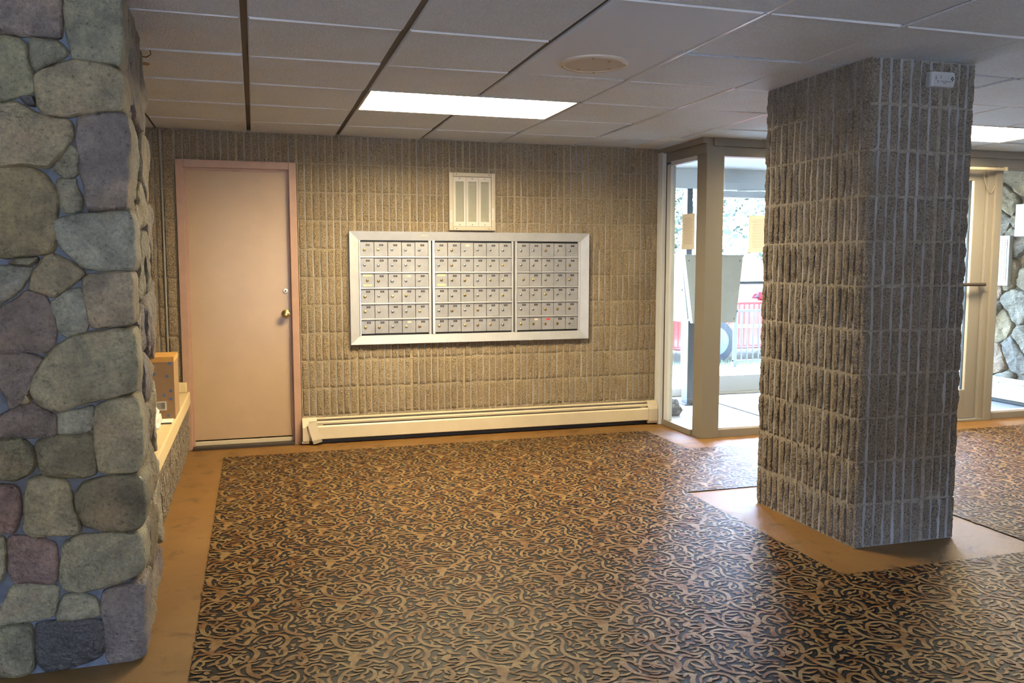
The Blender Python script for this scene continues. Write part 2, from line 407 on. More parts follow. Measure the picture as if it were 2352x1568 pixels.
STONES = [
('p',[(-744,2181),(-547,2200),(-545,2100),(-550,2014),(-595,2017),(-674,2015),(-760,2015)]),
('g',[(-539,2200),(-538,2054),(-525,1994),(-519,1955),(-479,1954),(-417,1949),(-402,1941),(-389,2008),(-389,2139),(-386,2215)]),
('o',[(-753,2007),(-674,2009),(-639,1981),(-643,1947),(-636,1905),(-631,1879),(-635,1845),(-671,1838),(-698,1824),(-771,1816)]),
('g',[(-632,2009),(-557,2008),(-527,1968),(-624,1911),(-636,1947),(-638,1982)]),
('t',[(-629,1901),(-559,1936),(-523,1950),(-479,1949),(-421,1943),(-397,1924),(-391,1875),(-395,1806),(-445,1802),(-510,1786),(-606,1775),(-621,1807),(-626,1854)]),
('d',[(-674,1835),(-634,1836),(-630,1807),(-657,1809)]),
('t',[(-763,1808),(-687,1815),(-653,1800),(-618,1776),(-534,1767),(-530,1735),(-535,1701),(-566,1664),(-599,1622),(-654,1628),(-773,1614)]),
('g',[(-535,1693),(-516,1667),(-515,1614),(-527,1600),(-555,1592),(-593,1614),(-573,1644)]),
('q',[(-507,1785),(-395,1801),(-382,1766),(-380,1699),(-387,1609),(-397,1500),(-457,1495),(-502,1494),(-504,1562),(-513,1606),(-514,1670),(-522,1712),(-518,1750)]),
('b',[(-781,1611),(-681,1620),(-634,1611),(-608,1594),(-589,1556),(-580,1508),(-592,1454),(-591,1420),(-596,1365),(-647,1353),(-787,1338)]),
('g',[(-586,1584),(-528,1589),(-524,1557),(-512,1517),(-512,1493),(-567,1480),(-575,1516)]),
('u',[(-592,1463),(-515,1479),(-394,1493),(-383,1470),(-380,1415),(-380,1338),(-387,1306),(-465,1303),(-510,1311),(-546,1342),(-578,1373),(-591,1406)]),
('g',[(-727,1325),(-699,1341),(-650,1346),(-647,1333),(-664,1321),(-696,1321)]),
('u',[(-805,1321),(-657,1314),(-678,1275),(-713,1227),(-796,1179)]),
('t',[(-622,1352),(-597,1353),(-555,1329),(-513,1294),(-549,1261),(-600,1222),(-652,1236),(-676,1248),(-652,1311)]),
('m',[(-520,1284),(-457,1297),(-390,1298),(-392,1213),(-394,1131),(-451,1125),(-506,1122),(-512,1179),(-520,1234)]),
('p',[(-680,1240),(-632,1223),(-614,1181),(-601,1126),(-616,1062),(-629,1046),(-819,1053),(-812,1174),(-721,1204)]),
('u',[(-620,1199),(-572,1235),(-528,1247),(-520,1215),(-511,1120),(-573,1091),(-597,1112),(-601,1149)]),
('l',[(-582,1084),(-515,1106),(-393,1118),(-388,1055),(-387,980),(-393,908),(-483,891),(-541,880),(-592,860),(-617,856),(-660,881),(-689,924),(-668,982),(-633,1036)]),
('q',[(-802,1046),(-701,1047),(-646,1027),(-667,991),(-680,946),(-709,892),(-746,868),(-755,931),(-816,938)]),
('t',[(-695,922),(-684,891),(-715,884)]),
('q',[(-718,880),(-684,887),(-649,863),(-620,847),(-618,786),(-637,778),(-726,777),(-833,777),(-822,832),(-746,862)]),
('u',[(-613,847),(-567,853),(-509,874),(-512,793),(-554,783),(-614,783)]),
('l',[(-504,864),(-457,885),(-390,894),(-382,840),(-379,768),(-383,691),(-394,647),(-446,645),(-501,652),(-509,725),(-510,776)]),
('o',[(-825,771),(-722,779),(-689,747),(-675,695),(-705,657),(-741,644),(-823,653)]),
('o',[(-680,767),(-597,776),(-513,779),(-509,709),(-510,642),(-567,638),(-661,651),(-673,700)]),
('r',[(-823,641),(-734,623),(-731,547),(-749,477),(-763,474),(-831,500)]),
('l',[(-706,642),(-666,651),(-590,627),(-584,565),(-557,451),(-634,456),(-703,455),(-725,485),(-719,577)]),
('o',[(-550,620),(-484,635),(-380,637),(-377,558),(-383,484),(-402,455),(-472,453),(-551,479),(-572,533),(-574,585)]),
('r',[(-773,463),(-711,456),(-633,430),(-638,299),(-669,295),(-710,310),(-763,306),(-774,361)]),
('l',[(-848,487),(-777,464),(-783,388),(-786,337),(-861,248)]),
('l',[(-613,433),(-557,448),(-397,441),(-388,368),(-393,304),(-480,271),(-575,258),(-620,274),(-632,310),(-624,355)]),
('l',[(-772,300),(-710,306),(-639,285),(-637,253),(-655,187),(-716,178),(-847,179),(-793,245)]),
('g',[(-621,251),(-584,257),(-529,237),(-512,179),(-550,170),(-647,170),(-636,215)]),
('q',[(-509,248),(-452,268),(-393,277),(-389,240),(-394,131),(-393,23),(-419,10),(-491,6),(-507,28),(-503,118),(-512,189)]),
('d',[(-706,167),(-647,170),(-504,159),(-509,93),(-518,30),(-609,10),(-683,4),(-709,41),(-711,120)]),
('o',[(-856,178),(-720,170),(-714,120),(-716,20),(-747,4),(-778,4),(-872,22)]),
]
SCROLLS = [
([(695,2750),(685,2695),(693,2648),(718,2617),(751,2597),(781,2595),(799,2598)],16,10,9),
([(788,2628),(765,2631),(740,2642),(726,2668),(740,2701),(762,2730),(790,2743),(824,2738),(852,2715),(864,2678),(856,2646),(836,2621),(809,2601),(789,2579)],6,10,14),
([(751,2675),(763,2691),(784,2694),(799,2683),(811,2654)],8,14,5),
([(761,2652),(782,2660),(797,2649),(809,2654)],6,16,4),
([(832,2730),(828,2707),(822,2691)],10,9,5),
([(824,2621),(838,2643),(854,2661)],5,8,5),
([(714,2692),(728,2693),(739,2696)],3,8,5),
([(799,2689),(797,2670),(788,2652)],14,18,8),
([(787,2623),(792,2616),(786,2630)],5,8,4),
([(790,2579),(793,2559),(801,2538)],16,14,3),
([(791,2584),(779,2563),(767,2556),(764,2570)],10,8,7),
([(804,2602),(829,2614),(850,2619)],14,12,3),
([(802,2586),(814,2569),(826,2557)],14,11,3),
([(801,2538),(821,2519),(837,2506)],4,6,4),
([(837,2506),(846,2540),(866,2567),(882,2578)],16,12,4),
([(831,2572),(852,2588),(865,2581),(857,2570),(872,2571)],7,12,8),
([(768,2511),(794,2504),(814,2482),(835,2491)],6,12,8),
([(749,2792),(785,2793),(820,2808),(850,2834)],4,10,9),
([(850,2834),(848,2790),(860,2749),(886,2717)],9,14,5),
([(771,2801),(800,2814),(821,2821)],4,9,3),
([(863,2757),(877,2741),(883,2717)],5,10,7),
([(873,2679),(892,2703),(912,2706),(921,2691)],6,14,10),
([(868,2645),(873,2638),(898,2665),(926,2666),(939,2641),(940,2614),(944,2599)],10,12,15),
([(868,2639),(867,2611),(882,2592)],14,12,4),
([(863,2607),(879,2616),(904,2617)],3,9,3),
([(652,2837),(675,2833),(707,2827),(734,2815)],3,8,4),
([(672,2843),(678,2880),(698,2916),(728,2934),(764,2930),(787,2900),(786,2867),(767,2837)],10,9,11),
([(716,2852),(735,2863),(748,2869),(745,2889)],4,14,6),
([(699,2874),(716,2888),(738,2895),(753,2887)],3,7,5),
([(715,2815),(719,2801),(726,2808)],10,12,5),
([(744,2854),(755,2844),(769,2853)],4,8,4),
([(793,2851),(810,2860),(829,2857)],14,18,4),
([(843,2896),(845,2875),(837,2855),(817,2838)],8,10,5),
([(807,2931),(825,2932),(837,2925),(824,2919)],6,9,5),
([(843,2958),(864,2938),(876,2900),(860,2857),(844,2843)],10,14,10),
([(850,2861),(863,2850),(875,2850)],4,12,3),
([(777,2978),(806,2969),(842,2962),(861,3009),(890,3037)],6,12,8),
([(778,2974),(797,2958),(822,2943)],3,8,3),
([(797,3058),(809,3025),(821,2993),(835,2967)],15,9,5),
([(734,3026),(750,3043),(748,3015),(729,2972),(723,2946)],13,18,12),
([(658,2946),(680,2945),(715,2949),(749,2938),(783,2917)],4,11,5),
([(669,2983),(690,2987),(707,2964),(723,2946)],6,9,12),
([(588,2771),(558,2783),(532,2811),(522,2849),(532,2889),(548,2919),(549,2955),(529,2985),(495,2981)],14,9,6),
([(566,2876),(583,2893),(604,2890),(605,2870),(584,2858),(568,2859)],4,8,6),
([(537,2853),(551,2855),(560,2849)],9,20,6),
([(567,2832),(584,2823),(603,2821)],9,16,5),
([(582,2827),(584,2808),(575,2799)],9,12,6),
([(599,2917),(622,2923),(649,2908)],12,22,9),
([(623,2916),(642,2924),(655,2916)],8,14,8),
([(605,2845),(620,2853),(639,2841),(640,2822),(625,2814)],4,10,7),
([(592,2926),(606,2902),(620,2878),(629,2831)],5,9,9),
([(650,2863),(632,2859),(619,2847)],4,9,5),
([(603,2775),(622,2791),(646,2802),(670,2800)],4,10,3),
([(651,2800),(649,2813),(668,2804)],6,10,4),
([(692,2748),(667,2756),(638,2744),(621,2726)],12,9,5),
([(602,2746),(604,2722),(619,2706),(637,2706)],14,11,8),
([(734,2775),(747,2762),(755,2744)],14,24,6),
([(696,2762),(717,2762),(734,2754)],12,13,6),
([(658,2726),(671,2728),(681,2713),(681,2684)],7,9,14),
([(647,2672),(663,2676),(673,2662)],8,11,3),
([(627,2958),(638,2972),(628,2992),(602,3000),(581,2982),(574,2958),(587,2927)],9,9,7),
([(582,3058),(577,3032),(561,3019),(547,3037)],10,14,8),
([(503,3040),(526,3075),(550,3086),(574,3075),(582,3044)],6,12,10),
([(521,3063),(538,3064),(546,3048)],5,18,6),
([(516,3022),(524,3020),(534,3010)],10,12,8),
([(592,3048),(609,3036),(628,3044)],8,9,10),
([(625,3045),(635,3078),(661,3088),(694,3082),(724,3058),(736,3026)],8,11,12),
([(631,3029),(643,3005),(663,2995)],8,9,4),
([(660,3034),(678,3036),(689,3047),(701,3022)],5,16,3),
([(673,3066),(686,3070),(692,3060)],8,9,5),
([(413,2754),(428,2784),(456,2799),(493,2800),(520,2780),(529,2742),(520,2711),(501,2691)],6,11,14),
([(469,2755),(475,2770),(493,2773),(498,2757),(491,2745),(467,2744)],9,11,6),
([(438,2764),(447,2761),(463,2779)],10,12,5),
([(415,2704),(437,2714),(456,2691)],4,14,7),
([(434,2726),(447,2716),(455,2686)],4,9,8),
([(526,2731),(547,2757),(568,2757),(584,2734),(578,2719),(561,2724)],7,11,12),
([(570,2670),(585,2691),(601,2709)],20,22,4),
([(617,2665),(633,2677),(634,2659),(623,2635),(596,2616)],10,16,9),
([(596,2616),(578,2616),(557,2634)],8,9,8),
([(537,2694),(546,2703),(544,2681)],6,12,6),
([(536,2667),(545,2675)],9,9,4),
([(541,2654),(561,2654),(578,2638),(593,2617)],6,11,6),
([(454,2665),(464,2670),(475,2658),(460,2647)],9,18,6),
([(515,2685),(517,2657),(514,2630),(499,2619)],12,11,9),
([(519,2683),(508,2692),(495,2699)],9,10,4),
([(423,2616),(451,2623),(485,2621),(506,2628)],5,11,8),
([(517,2608),(538,2618),(562,2613),(576,2585),(568,2562),(548,2558)],6,12,12),
([(524,2596),(537,2597),(526,2580)],9,20,5),
([(589,2597),(594,2580),(611,2575),(627,2591)],14,10,7),
([(618,2594),(636,2615),(661,2624),(694,2614),(719,2593)],7,10,8),
([(654,2567),(671,2567),(685,2573),(697,2559)],5,18,4),
([(689,2604),(689,2588)],10,8,4),
([(697,2559),(676,2550),(658,2535)],4,10,3),
([(729,2576),(746,2571),(730,2544),(722,2515)],14,20,13),
([(697,2570),(712,2570),(727,2560)],3,9,5),
([(752,2532),(765,2525),(766,2512)],9,10,6),
]
# ================================================================== BLOCKS
RIB = 0.0508; CRS = 0.2032
def block_mesh(name, w, h, groove, gd, nv, nc, amp, seed):
    """ribbed split-face block: x 0..w, z 0..h, face towards -y"""
    r = random.Random(seed); off = Vector((r.uniform(0, 90), r.uniform(0, 90), r.uniform(0, 90)))
    nr = max(1, round(w / RIB)); P = w / nr
    def nz(x, z, f, k=0): return noise.noise(Vector((x * f, z * f, k)) + off)
    zs = [h * j / nv for j in range(nv + 1)]
    cols = []   # list of columns: each a list of (x, y) along zs, plus material of strip that follows
    mats = []
    for i in range(nr):
        a0 = i * P + groove / 2; b0 = (i + 1) * P - groove / 2
        A = [a0 + nz(a0, z, 28, 3) * groove * 0.24 + nz(a0, z, 90, 4) * 0.0015 for z in zs]
        Bc = [b0 + nz(b0, z, 28, 5) * groove * 0.24 + nz(b0, z, 90, 6) * 0.0015 for z in zs]
        base = r.uniform(-0.0018, 0.0018)
        big = 0.0055 if nv > 20 else 0.002
        gl = r.uniform(0.55, 1.25)
        GD = [max(0.001, gd * (gl + 0.8 * nz(a0, z, 7, 11))) for z in zs]
        cols.append([(A[j], GD[j]) for j in range(nv + 1)]); mats.append(0)
        for k in range(nc + 1):
            t = k / nc; c = []
            for j, z in enumerate(zs):
                x = A[j] + (Bc[j] - A[j]) * (0.06 + 0.88 * t)
                y = base + amp * nz(x, z, 22) + amp * 0.7 * nz(x, z, 70, 1) + amp * 0.45 * nz(x, z, 170, 2)
                e = min(t, 1 - t); y += 0.0022 * (1 - min(1, e / 0.2)) ** 2
                y += big * nz(x, z, 9, 8)
                ez = min(z, h - z); y += big * 1.3 * (1 - min(1, ez / 0.04)) ** 2 + 0.005 * (1 - min(1, ez / 0.014)) ** 2
                c.append((x, y))
            cols.append(c); mats.append(0)
        cols.append([(Bc[j], GD[j]) for j in range(nv + 1)]); mats.append(1)
    # returns at the two ends
    cols.insert(0, [(c[0], gd + 0.03) for c in cols[0]]); mats.insert(0, 0)
    cols.append([(c[0], gd + 0.03) for c in cols[-1]])
    mats[-1] = 0
    bb = B(); n = nv + 1
    for c in cols:
        for j, (x, y) in enumerate(c): bb.v.append((x, y, zs[j]))
    for i in range(len(cols) - 1):
        for j in range(nv):
            bb.f.append((i * n + j, (i + 1) * n + j, (i + 1) * n + j + 1, i * n + j + 1)); bb.mi.append(mats[i])
    # top and bottom returns
    for j, z in ((0, 0.0), (nv, h)):
        o = len(bb.v)
        for c in cols: bb.v.append((c[j][0], gd + 0.03, z))
        for i in range(len(cols) - 1):
            q = (i * n + j, (i + 1) * n + j, o + i + 1, o + i)
            bb.f.append(q if j else q[::-1]); bb.mi.append(0)
    me = bpy.data.meshes.new(name); me.from_pydata(bb.v, [], bb.f)
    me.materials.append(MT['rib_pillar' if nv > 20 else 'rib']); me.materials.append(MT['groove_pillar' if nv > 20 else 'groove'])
    me.polygons.foreach_set('material_index', bb.mi); me.update()
    return me
_bc = {}
def wall_block(w, h, fine, var):
    key = (round(w, 3), round(h, 3), fine, var)
    if key not in _bc:
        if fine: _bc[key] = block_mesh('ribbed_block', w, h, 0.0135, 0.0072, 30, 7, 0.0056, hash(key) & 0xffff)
        else: _bc[key] = block_mesh('ribbed_block', w, h, 0.0105, 0.0095, 14, 4, 0.0034, hash(key) & 0xffff)
    return _bc[key]
def put_block(parent, x, y, z, w, h, rot, fine=False, nvar=5):
    me = wall_block(w, h, fine, random.randrange(nvar))
    o = bpy.data.objects.new('block', me); COL.objects.link(o)
    o.parent = parent; o.matrix_parent_inverse = Matrix.Translation(-PIVOT[parent.name])
    o.location = (x, y, z); o.rotation_euler = (0, 0, rot)
    return o

WY = 6.312
# ------------------------------------------------------------------ back wall
wb = struct('wall_back', (0, WY, 0))
JW = 0.008; JH = 0.007
DO = [(-1.50, -0.690), (-0.507, 0.3056)]          # two door openings, 2.032 high
xj = [-3.3] + [0.712 + 0.4064 * k for k in range(-9, 7)]
xj = sorted(set(round(v, 4) for v in xj))
# mortar behind the blocks
g = B()
yb0, yb1 = WY + 0.0100, WY + 0.22
g.box((-3.3, yb0, 0), (-1.50, yb1, H)); g.box((-0.690, yb0, 0), (-0.507, yb1, H)); g.box((0.3056, yb0, 0), (3.150, yb1, H))
g.box((-1.50, yb0, 2.032), (-0.690, yb1, H)); g.box((-0.507, yb0, 2.032), (0.3056, yb1, H))
g.box((-3.3, WY + 0.02, H), (3.15, yb1, H + 0.2)); g.box((-1.6, yb1, 0), (0.4, yb1 + 0.05, H))  # unseen wall top and door backing added to stop light leaks
g.obj('mortar', 'wmortar', wb)
for k in range(11):
    z0 = k * CRS
    for i in range(len(xj) - 1):
        a, c = xj[i], xj[i + 1]
        if c - a < 0.06: continue
        segs = [(a, c)]
        if k < 10:
            cut = []
            for s in segs:
                lo, hi = s
                for d0, d1 in DO:
                    if hi <= d0 + 0.002 or lo >= d1 - 0.002: continue
                    if lo < d0 - 0.02: cut.append((lo, d0))
                    if hi > d1 + 0.02: cut.append((d1, hi))
                    break
                else: cut.append(s)
            segs = cut
        fin = []
        for lo, hi in segs:
            if lo < -0.592 < hi: fin += [(lo, -0.594), (-0.590, hi)]     # control joint between the doors
            else: fin.append((lo, hi))
        for lo, hi in fin:
            if hi - lo < 0.04: continue
            if lo > 0.70 and hi < 2.50 and z0 > 0.75 and z0 + CRS < 1.52: continue    # wholly behind the mailboxes
            put_block(wb, lo + JW / 2, WY, z0 + JH / 2, hi - lo - JW, CRS - JH, 0)

# ------------------------------------------------------------------ floor
fl = tag(B().add([(-3.3, -2.2, 0), (7.2, -2.2, 0), (7.2, 5.70, 0), (3.2, 5.70, 0), (3.2, 6.34, 0), (-3.3, 6.34, 0),
                  (-3.3, -2.2, -.1), (7.2, -2.2, -.1), (7.2, 5.70, -.1), (3.2, 5.70, -.1), (3.2, 6.34, -.1), (-3.3, 6.34, -.1)],
                 [(0, 1, 2, 3), (0, 3, 4, 5), (6, 9, 8, 7), (6, 11, 10, 9), (0, 1, 7, 6), (1, 2, 8, 7), (2, 3, 9, 8), (3, 4, 10, 9), (4, 5, 11, 10), (5, 0, 6, 11)]).obj('floor', 'border'), kind='structure')
# patterned carpet inlaid within the ochre border
cx0, cx1, cyf = -0.235, 6.90, -1.95
cz = 0.004
px0, px1, py0, py1 = 2.362, 3.49, 2.945, 4.305      # border strip round the pillar
CRECT = (((cx0, cyf), (cx1, py0)), ((cx0, py0), (px0, py1)), ((px1, py0), (cx1, py1)), ((cx0, py1), (cx1, 5.335)), ((cx0, 5.335), (2.92, 6.005)))
cp = thing('patterned_carpet', (1.2, 4.0, 0), 'dark carpet with golden scrollwork inlaid within the ochre floor border', 'carpet')
g = B()
for a, c in CRECT: g.box((a[0], a[1], 0.0), (c[0], c[1], cz))
g.obj('ground_pile', 'carpet', cp)
def in_carpet(x, y): return any(a[0] < x < c[0] and a[1] < y < c[1] for a, c in CRECT)
def spline(p, n):
    o = []
    for i in range(len(p) - 1):
        p0, p1, p2, p3 = p[max(0, i - 1)], p[i], p[i + 1], p[min(len(p) - 1, i + 2)]
        for k in range(n):
            t = k / n
            o.append(tuple(0.5 * (2 * p1[q] + (p2[q] - p0[q]) * t + (2 * p0[q] - 5 * p1[q] + 4 * p2[q] - p3[q]) * t * t + (3 * p1[q] - p0[q] - 3 * p2[q] + p3[q]) * t ** 3) for q in (0, 1)))
    return o + [p[-1]]
AX, AY, BY = 0.451, 0.236, 0.472
kept = []; motif = []
for pts, w0, wm, w1 in SCROLLS:
    mx_ = sum(p[0] for p in pts) / len(pts) / 1000 - 0.767; my_ = sum(p[1] for p in pts) / len(pts) / 1000 - 2.679
    k = math.floor(mx_ / AX); rx, ry = mx_ - k * AX, (my_ - k * AY) % BY
    if any(min(abs(rx - a), AX - abs(rx - a)) < 0.017 and min(abs(ry - c), BY - abs(ry - c)) < 0.019 for a, c in kept): continue
    kept.append((rx, ry)); motif.append(([(p[0] / 1000, p[1] / 1000) for p in pts], w0, wm, w1))
# fill the open ground of the repeat with small curled leaves, as the weave does
def dens(pts, n=8): return spline(pts, n)
smp = np.array([q for m_ in motif for q in dens(m_[0])])
def cellmin(P, Q):
    best = np.full(len(P), 9.0)
    for i in (-2, -1, 0, 1, 2):
        for j in (-2, -1, 0, 1, 2):
            Qs = Q + np.array([i * AX, i * AY + j * BY])
            for k in range(0, len(Qs), 600):
                d = P[:, None, :] - Qs[None, k:k + 600, :]
                best = np.minimum(best, np.sqrt((d * d).sum(2)).min(1))
    return best
uu, vv = np.meshgrid(np.arange(44) / 44, np.arange(46) / 46)
GP = np.stack([0.55 + uu.ravel() * AX, 2.55 + uu.ravel() * AY + vv.ravel() * BY], 1)
dist = cellmin(GP, smp)
rl_ = random.Random(12); nl = 0
while dist.max() > 0.0165 and nl < 160:
    k = int(dist.argmax()); c_ = GP[k]; d_ = float(dist[k])
    L = min(0.030, d_ * 1.15); a = rl_.uniform(0, 6.283); cv = rl_.choice((-1, 1)) * rl_.uniform(0.5, 1.1)
    pts = [(float(c_[0] + L * t * math.cos(a) - cv * L * t * t * 0.5 * math.sin(a)), float(c_[1] + L * t * math.sin(a) + cv * L * t * t * 0.5 * math.cos(a))) for t in (-1, -0.35, 0.35, 1)]
    wd = min(13, 380 * d_)
    motif.append((pts, wd * 0.9, wd, 2)); nl += 1
    dist = np.minimum(dist, cellmin(GP, np.array(dens(pts, 4))))
WF = 1.36
def strokes(extra, z):
    vs, fs = [], []
    for im, (pts, w0, wm, w1) in enumerate(motif):
        p = spline(pts, 3); n = len(p); o = len(vs)
        for i, (x, y) in enumerate(p):
            a = p[max(0, i - 1)]; c = p[min(n - 1, i + 1)]
            dx, dy = c[0] - a[0], c[1] - a[1]; L = math.hypot(dx, dy) + 1e-9
            t = i / (n - 1)
            w = (w0 + (wm - w0) * t * 2) if t < 0.5 else (wm + (w1 - wm) * (t - 0.5) * 2)
            if i in (0, n - 1): w *= 0.45
            w = w * 0.0005 * WF + extra
            ex = 0 if 0 < i < n - 1 else (-extra if i == 0 else extra)
            zz = z + im * 5e-6 + i * 1e-7
            vs.append((x - dy / L * w + dx / L * ex, y + dx / L * w + dy / L * ex, zz)); vs.append((x + dy / L * w + dx / L * ex, y - dx / L * w + dy / L * ex, zz))
            if i < n - 1: fs.append((o + 2 * i, o + 2 * i + 2, o + 2 * i + 3, o + 2 * i + 1)[::-1])
    V, F = [], []
    for kx in range(-4, 15):
        for ky in range(-16, 14):
            ox, oy = kx * AX, kx * AY + ky * BY
            cxm, cym = 0.7 + ox, 2.8 + oy
            if not (cx0 - 0.5 < cxm < cx1 + 0.5 and 0.6 < cym < 6.4): continue
            o = len(V); m_ = {}
            for f in fs:
                c_ = (sum(vs[i][0] for i in f) / 4 + ox, sum(vs[i][1] for i in f) / 4 + oy)
                if not in_carpet(*c_): continue
                q = []
                for i in f:
                    if i not in m_: m_[i] = len(V); V.append((vs[i][0] + ox, vs[i][1] + oy, vs[i][2] + (kx % 3) * 1.2e-6 + (ky % 3) * 4e-7))
                    q.append(m_[i])
                F.append(tuple(q))
    me = bpy.data.meshes.new('scrolls'); me.from_pydata(V, [], F); me.update(); return me
for nm, ex, z, m_ in (('scroll_outline', 0.0022, cz + 0.0005, 'yarn_dark'), ('scrollwork', 0.0, cz + 0.0016, 'yarn_gold')):
    me = strokes(ex, z); me.materials.append(MT[m_])
    tag(link(nm, me, cp), kind='stuff')

# ------------------------------------------------------------------ ceiling
ce = struct('ceiling', (0, 0, H))
GX0, GY0 = -0.0134, 3.3998
GAP = {-1: 0.014, 0: 0.026, 1: 0.028, 2: 0.022, 3: 0.010, 4: 0.010, 5: 0.012, 6: 0.012}
bx((-3.5, -2.4, H + 0.16), (7.4, 6.5, H + 0.20)).obj('deck', 'black', ce)
def gxl(i): return GX0 + TILE * i
def gyl(j): return GY0 + TILE * j
LIGHTS = {(1, 2): 0, (7, 2): 1}
skip = {(1, 2), (2, 2), (7, 2), (8, 2)}
rt_ = random.Random(3)
for i in range(-6, 12):
    for j in range(-10, 5):
        if (i, j) in skip: continue
        x0, x1 = gxl(i) + GAP.get(i, 0.010) / 2, gxl(i + 1) - GAP.get(i + 1, 0.010) / 2
        y0, y1 = gyl(j) + (0.020 if j == 0 and i > 2 else 0.0035), gyl(j + 1) - (0.012 if j == -1 and i > 2 else 0.005)
        x0 = max(x0, -3.29); x1 = min(x1, 7.19); y1 = min(y1, WY + 0.01)
        if y0 < -2.15: y0 = -2.15
        if x1 - x0 < 0.03 or y1 - y0 < 0.03: continue
        # front of the glazed entry the ceiling stops at the header
        if x0 > 3.17 and y1 > 5.60: y1 = 5.60
        elif x1 > 3.20 and y1 > 5.65: x1 = 3.17 if y0 > 5.3 else x1
        if y1 - y0 < 0.03 or x1 - x0 < 0.03: continue
        t = 0.016; bv = 0.005
        g = B()
        dz = [rt_.uniform(-0.005, 0.005) for _ in range(4)]
        q = [(x0, y0), (x1, y0), (x1, y1), (x0, y1)]
        q2 = [(x0 + bv, y0 + bv), (x1 - bv, y0 + bv), (x1 - bv, y1 - bv), (x0 + bv, y1 - bv)]
        g.v = [(a, b_, H + t + d) for (a, b_), d in zip(q, dz)] + [(a, b_, H + bv + d) for (a, b_), d in zip(q, dz)] + [(a, b_, H + d) for (a, b_), d in zip(q2, dz)]
        g.f = [(0, 1, 2, 3), (11, 10, 9, 8)]
        for k in range(4):
            k2 = (k + 1) % 4
            g.f += [(k, 4 + k, 4 + k2, k2), (4 + k, 8 + k, 8 + k2, 4 + k2)]
        g.mi = [0] * len(g.f)
        sm = (i, j) in ((2, 0), (1, 0) if False else (2, -1))
        g.obj('ceiling_tile', 'tile_smooth' if sm else 'tile', ce, origin=((x0 + x1) / 2, (y0 + y1) / 2, H))
# runners between the tile columns: dark on the left, white tees on the right
for i in range(-6, 12):
    x = gxl(i)
    yend = WY - 0.01 if x < 3.1 else 5.58
    if i <= 2:
        for a, c in (((-2.1, gyl(2) - 0.003), (gyl(3) + 0.003, yend)) if i == 2 else ((-2.1, yend),)): bx((x - 0.019, a, H + 0.010), (x + 0.019, c, H + 0.022)).obj('runner', 'tee_dark', ce)
    else:
        for j in range(-10, 5):
            a, c = gyl(j) + 0.004, min(gyl(j + 1) - 0.004, yend)
            if a < -2.1 or c - a < 0.05: continue
            if i == 8 and j == 2: continue
            lowr = (i == 3 and j < 1) or (i == 4 and j in (1, 2)) or (i == 5 and j in (2,)) or i > 6
            bx((x - 0.006, a, H + (-0.004 if lowr else 0.008)), (x + 0.006, c, H + 0.018)).obj('tee', 'tee_white' if lowr else 'tee_dark', ce)
for j in range(-9, 5):
    y = gyl(j)
    xe = 7.1 if y < 5.5 else 3.1
    bx((-3.2, y - 0.006, H + 0.012), (xe, y + 0.006, H + 0.02)).obj('cross_runner', 'tee_dark', ce)
    for i in range(-6, 12):
        if (i, j) in skip or (i, j - 1) in skip: continue
        x0, x1 = gxl(i) + 0.02, gxl(i + 1) - 0.02
        if x1 > xe: continue
        if (i, j) in ((3, 0), (4, 0), (5, 0), (2, 0), (2, 1)): continue
        bx((x0, y - 0.0012, H - 0.0045), (x1, y + 0.0022, H + 0.011)).obj('cross_tee', 'tee_white', ce)

# bent wire hook and an old brown water mark beside it, left of the first runner
B().tube([(-0.405, 4.02, H + 0.002), (-0.400, 4.02, H - 0.020), (-0.420, 4.02, H - 0.034), (-0.445, 4.02, H - 0.030), (-0.450, 4.02, H - 0.018)], 0.0022, 6).obj('wire_hook', 'tee_dark', ce, True)
B().lathe([(0.022, 0.004), (0.020, -0.0052)], (-0.455, 4.30, H), (0.02, 0, 1), 9).obj('water_mark', 'card', ce)

# ------------------------------------------------------------------ recessed ceiling lights
def troffer(i, j, label):
    x0, x1 = gxl(i) + 0.012, gxl(i + 2) - 0.012
    y0, y1 = gyl(j) + 0.006, gyl(j + 1) - 0.006
    t = thing('ceiling_light', ((x0 + x1) / 2, (y0 + y1) / 2, H), label, 'ceiling light', 'recessed fluorescent ceiling lights')
    d = 0.11; w = 0.012
    bx((x0, y0, H + d), (x1, y1, H + d + 0.01)).obj('housing_top', 'lens_frame', t)
    g = B()
    g.box((x0, y0, H - 0.001), (x0 + w, y1, H + d)); g.box((x1 - w, y0, H - 0.001), (x1, y1, H + d))
    g.box((x0 + w, y0, H - 0.001), (x1 - w, y0 + w, H + d)); g.box((x0 + w, y1 - w, H - 0.001), (x1 - w, y1, H + d))
    g.obj('housing_rim', 'lens_frame', t)
    ym = (y0 + y1) / 2
    bx((x0 + w, y0 + w, H + d - 0.012), (x1 - w, ym - 0.004, H + d - 0.002)).obj('lens_panel', 'lens', t)
    bx((x0 + w, ym + 0.004, H + d - 0.012), (x1 - w, y1 - w, H + d - 0.002)).obj('lens_panel', 'lens', t)
    bx((x0 + w, ym - 0.004, H + d - 0.018), (x1 - w, ym + 0.004, H + d)).obj('divider', 'lens_frame', t)
troffer(1, 2, 'lit fluorescent ceiling light panel above the mailboxes and door')
troffer(7, 2, 'lit fluorescent ceiling light panel partly hidden behind the ribbed block pillar')

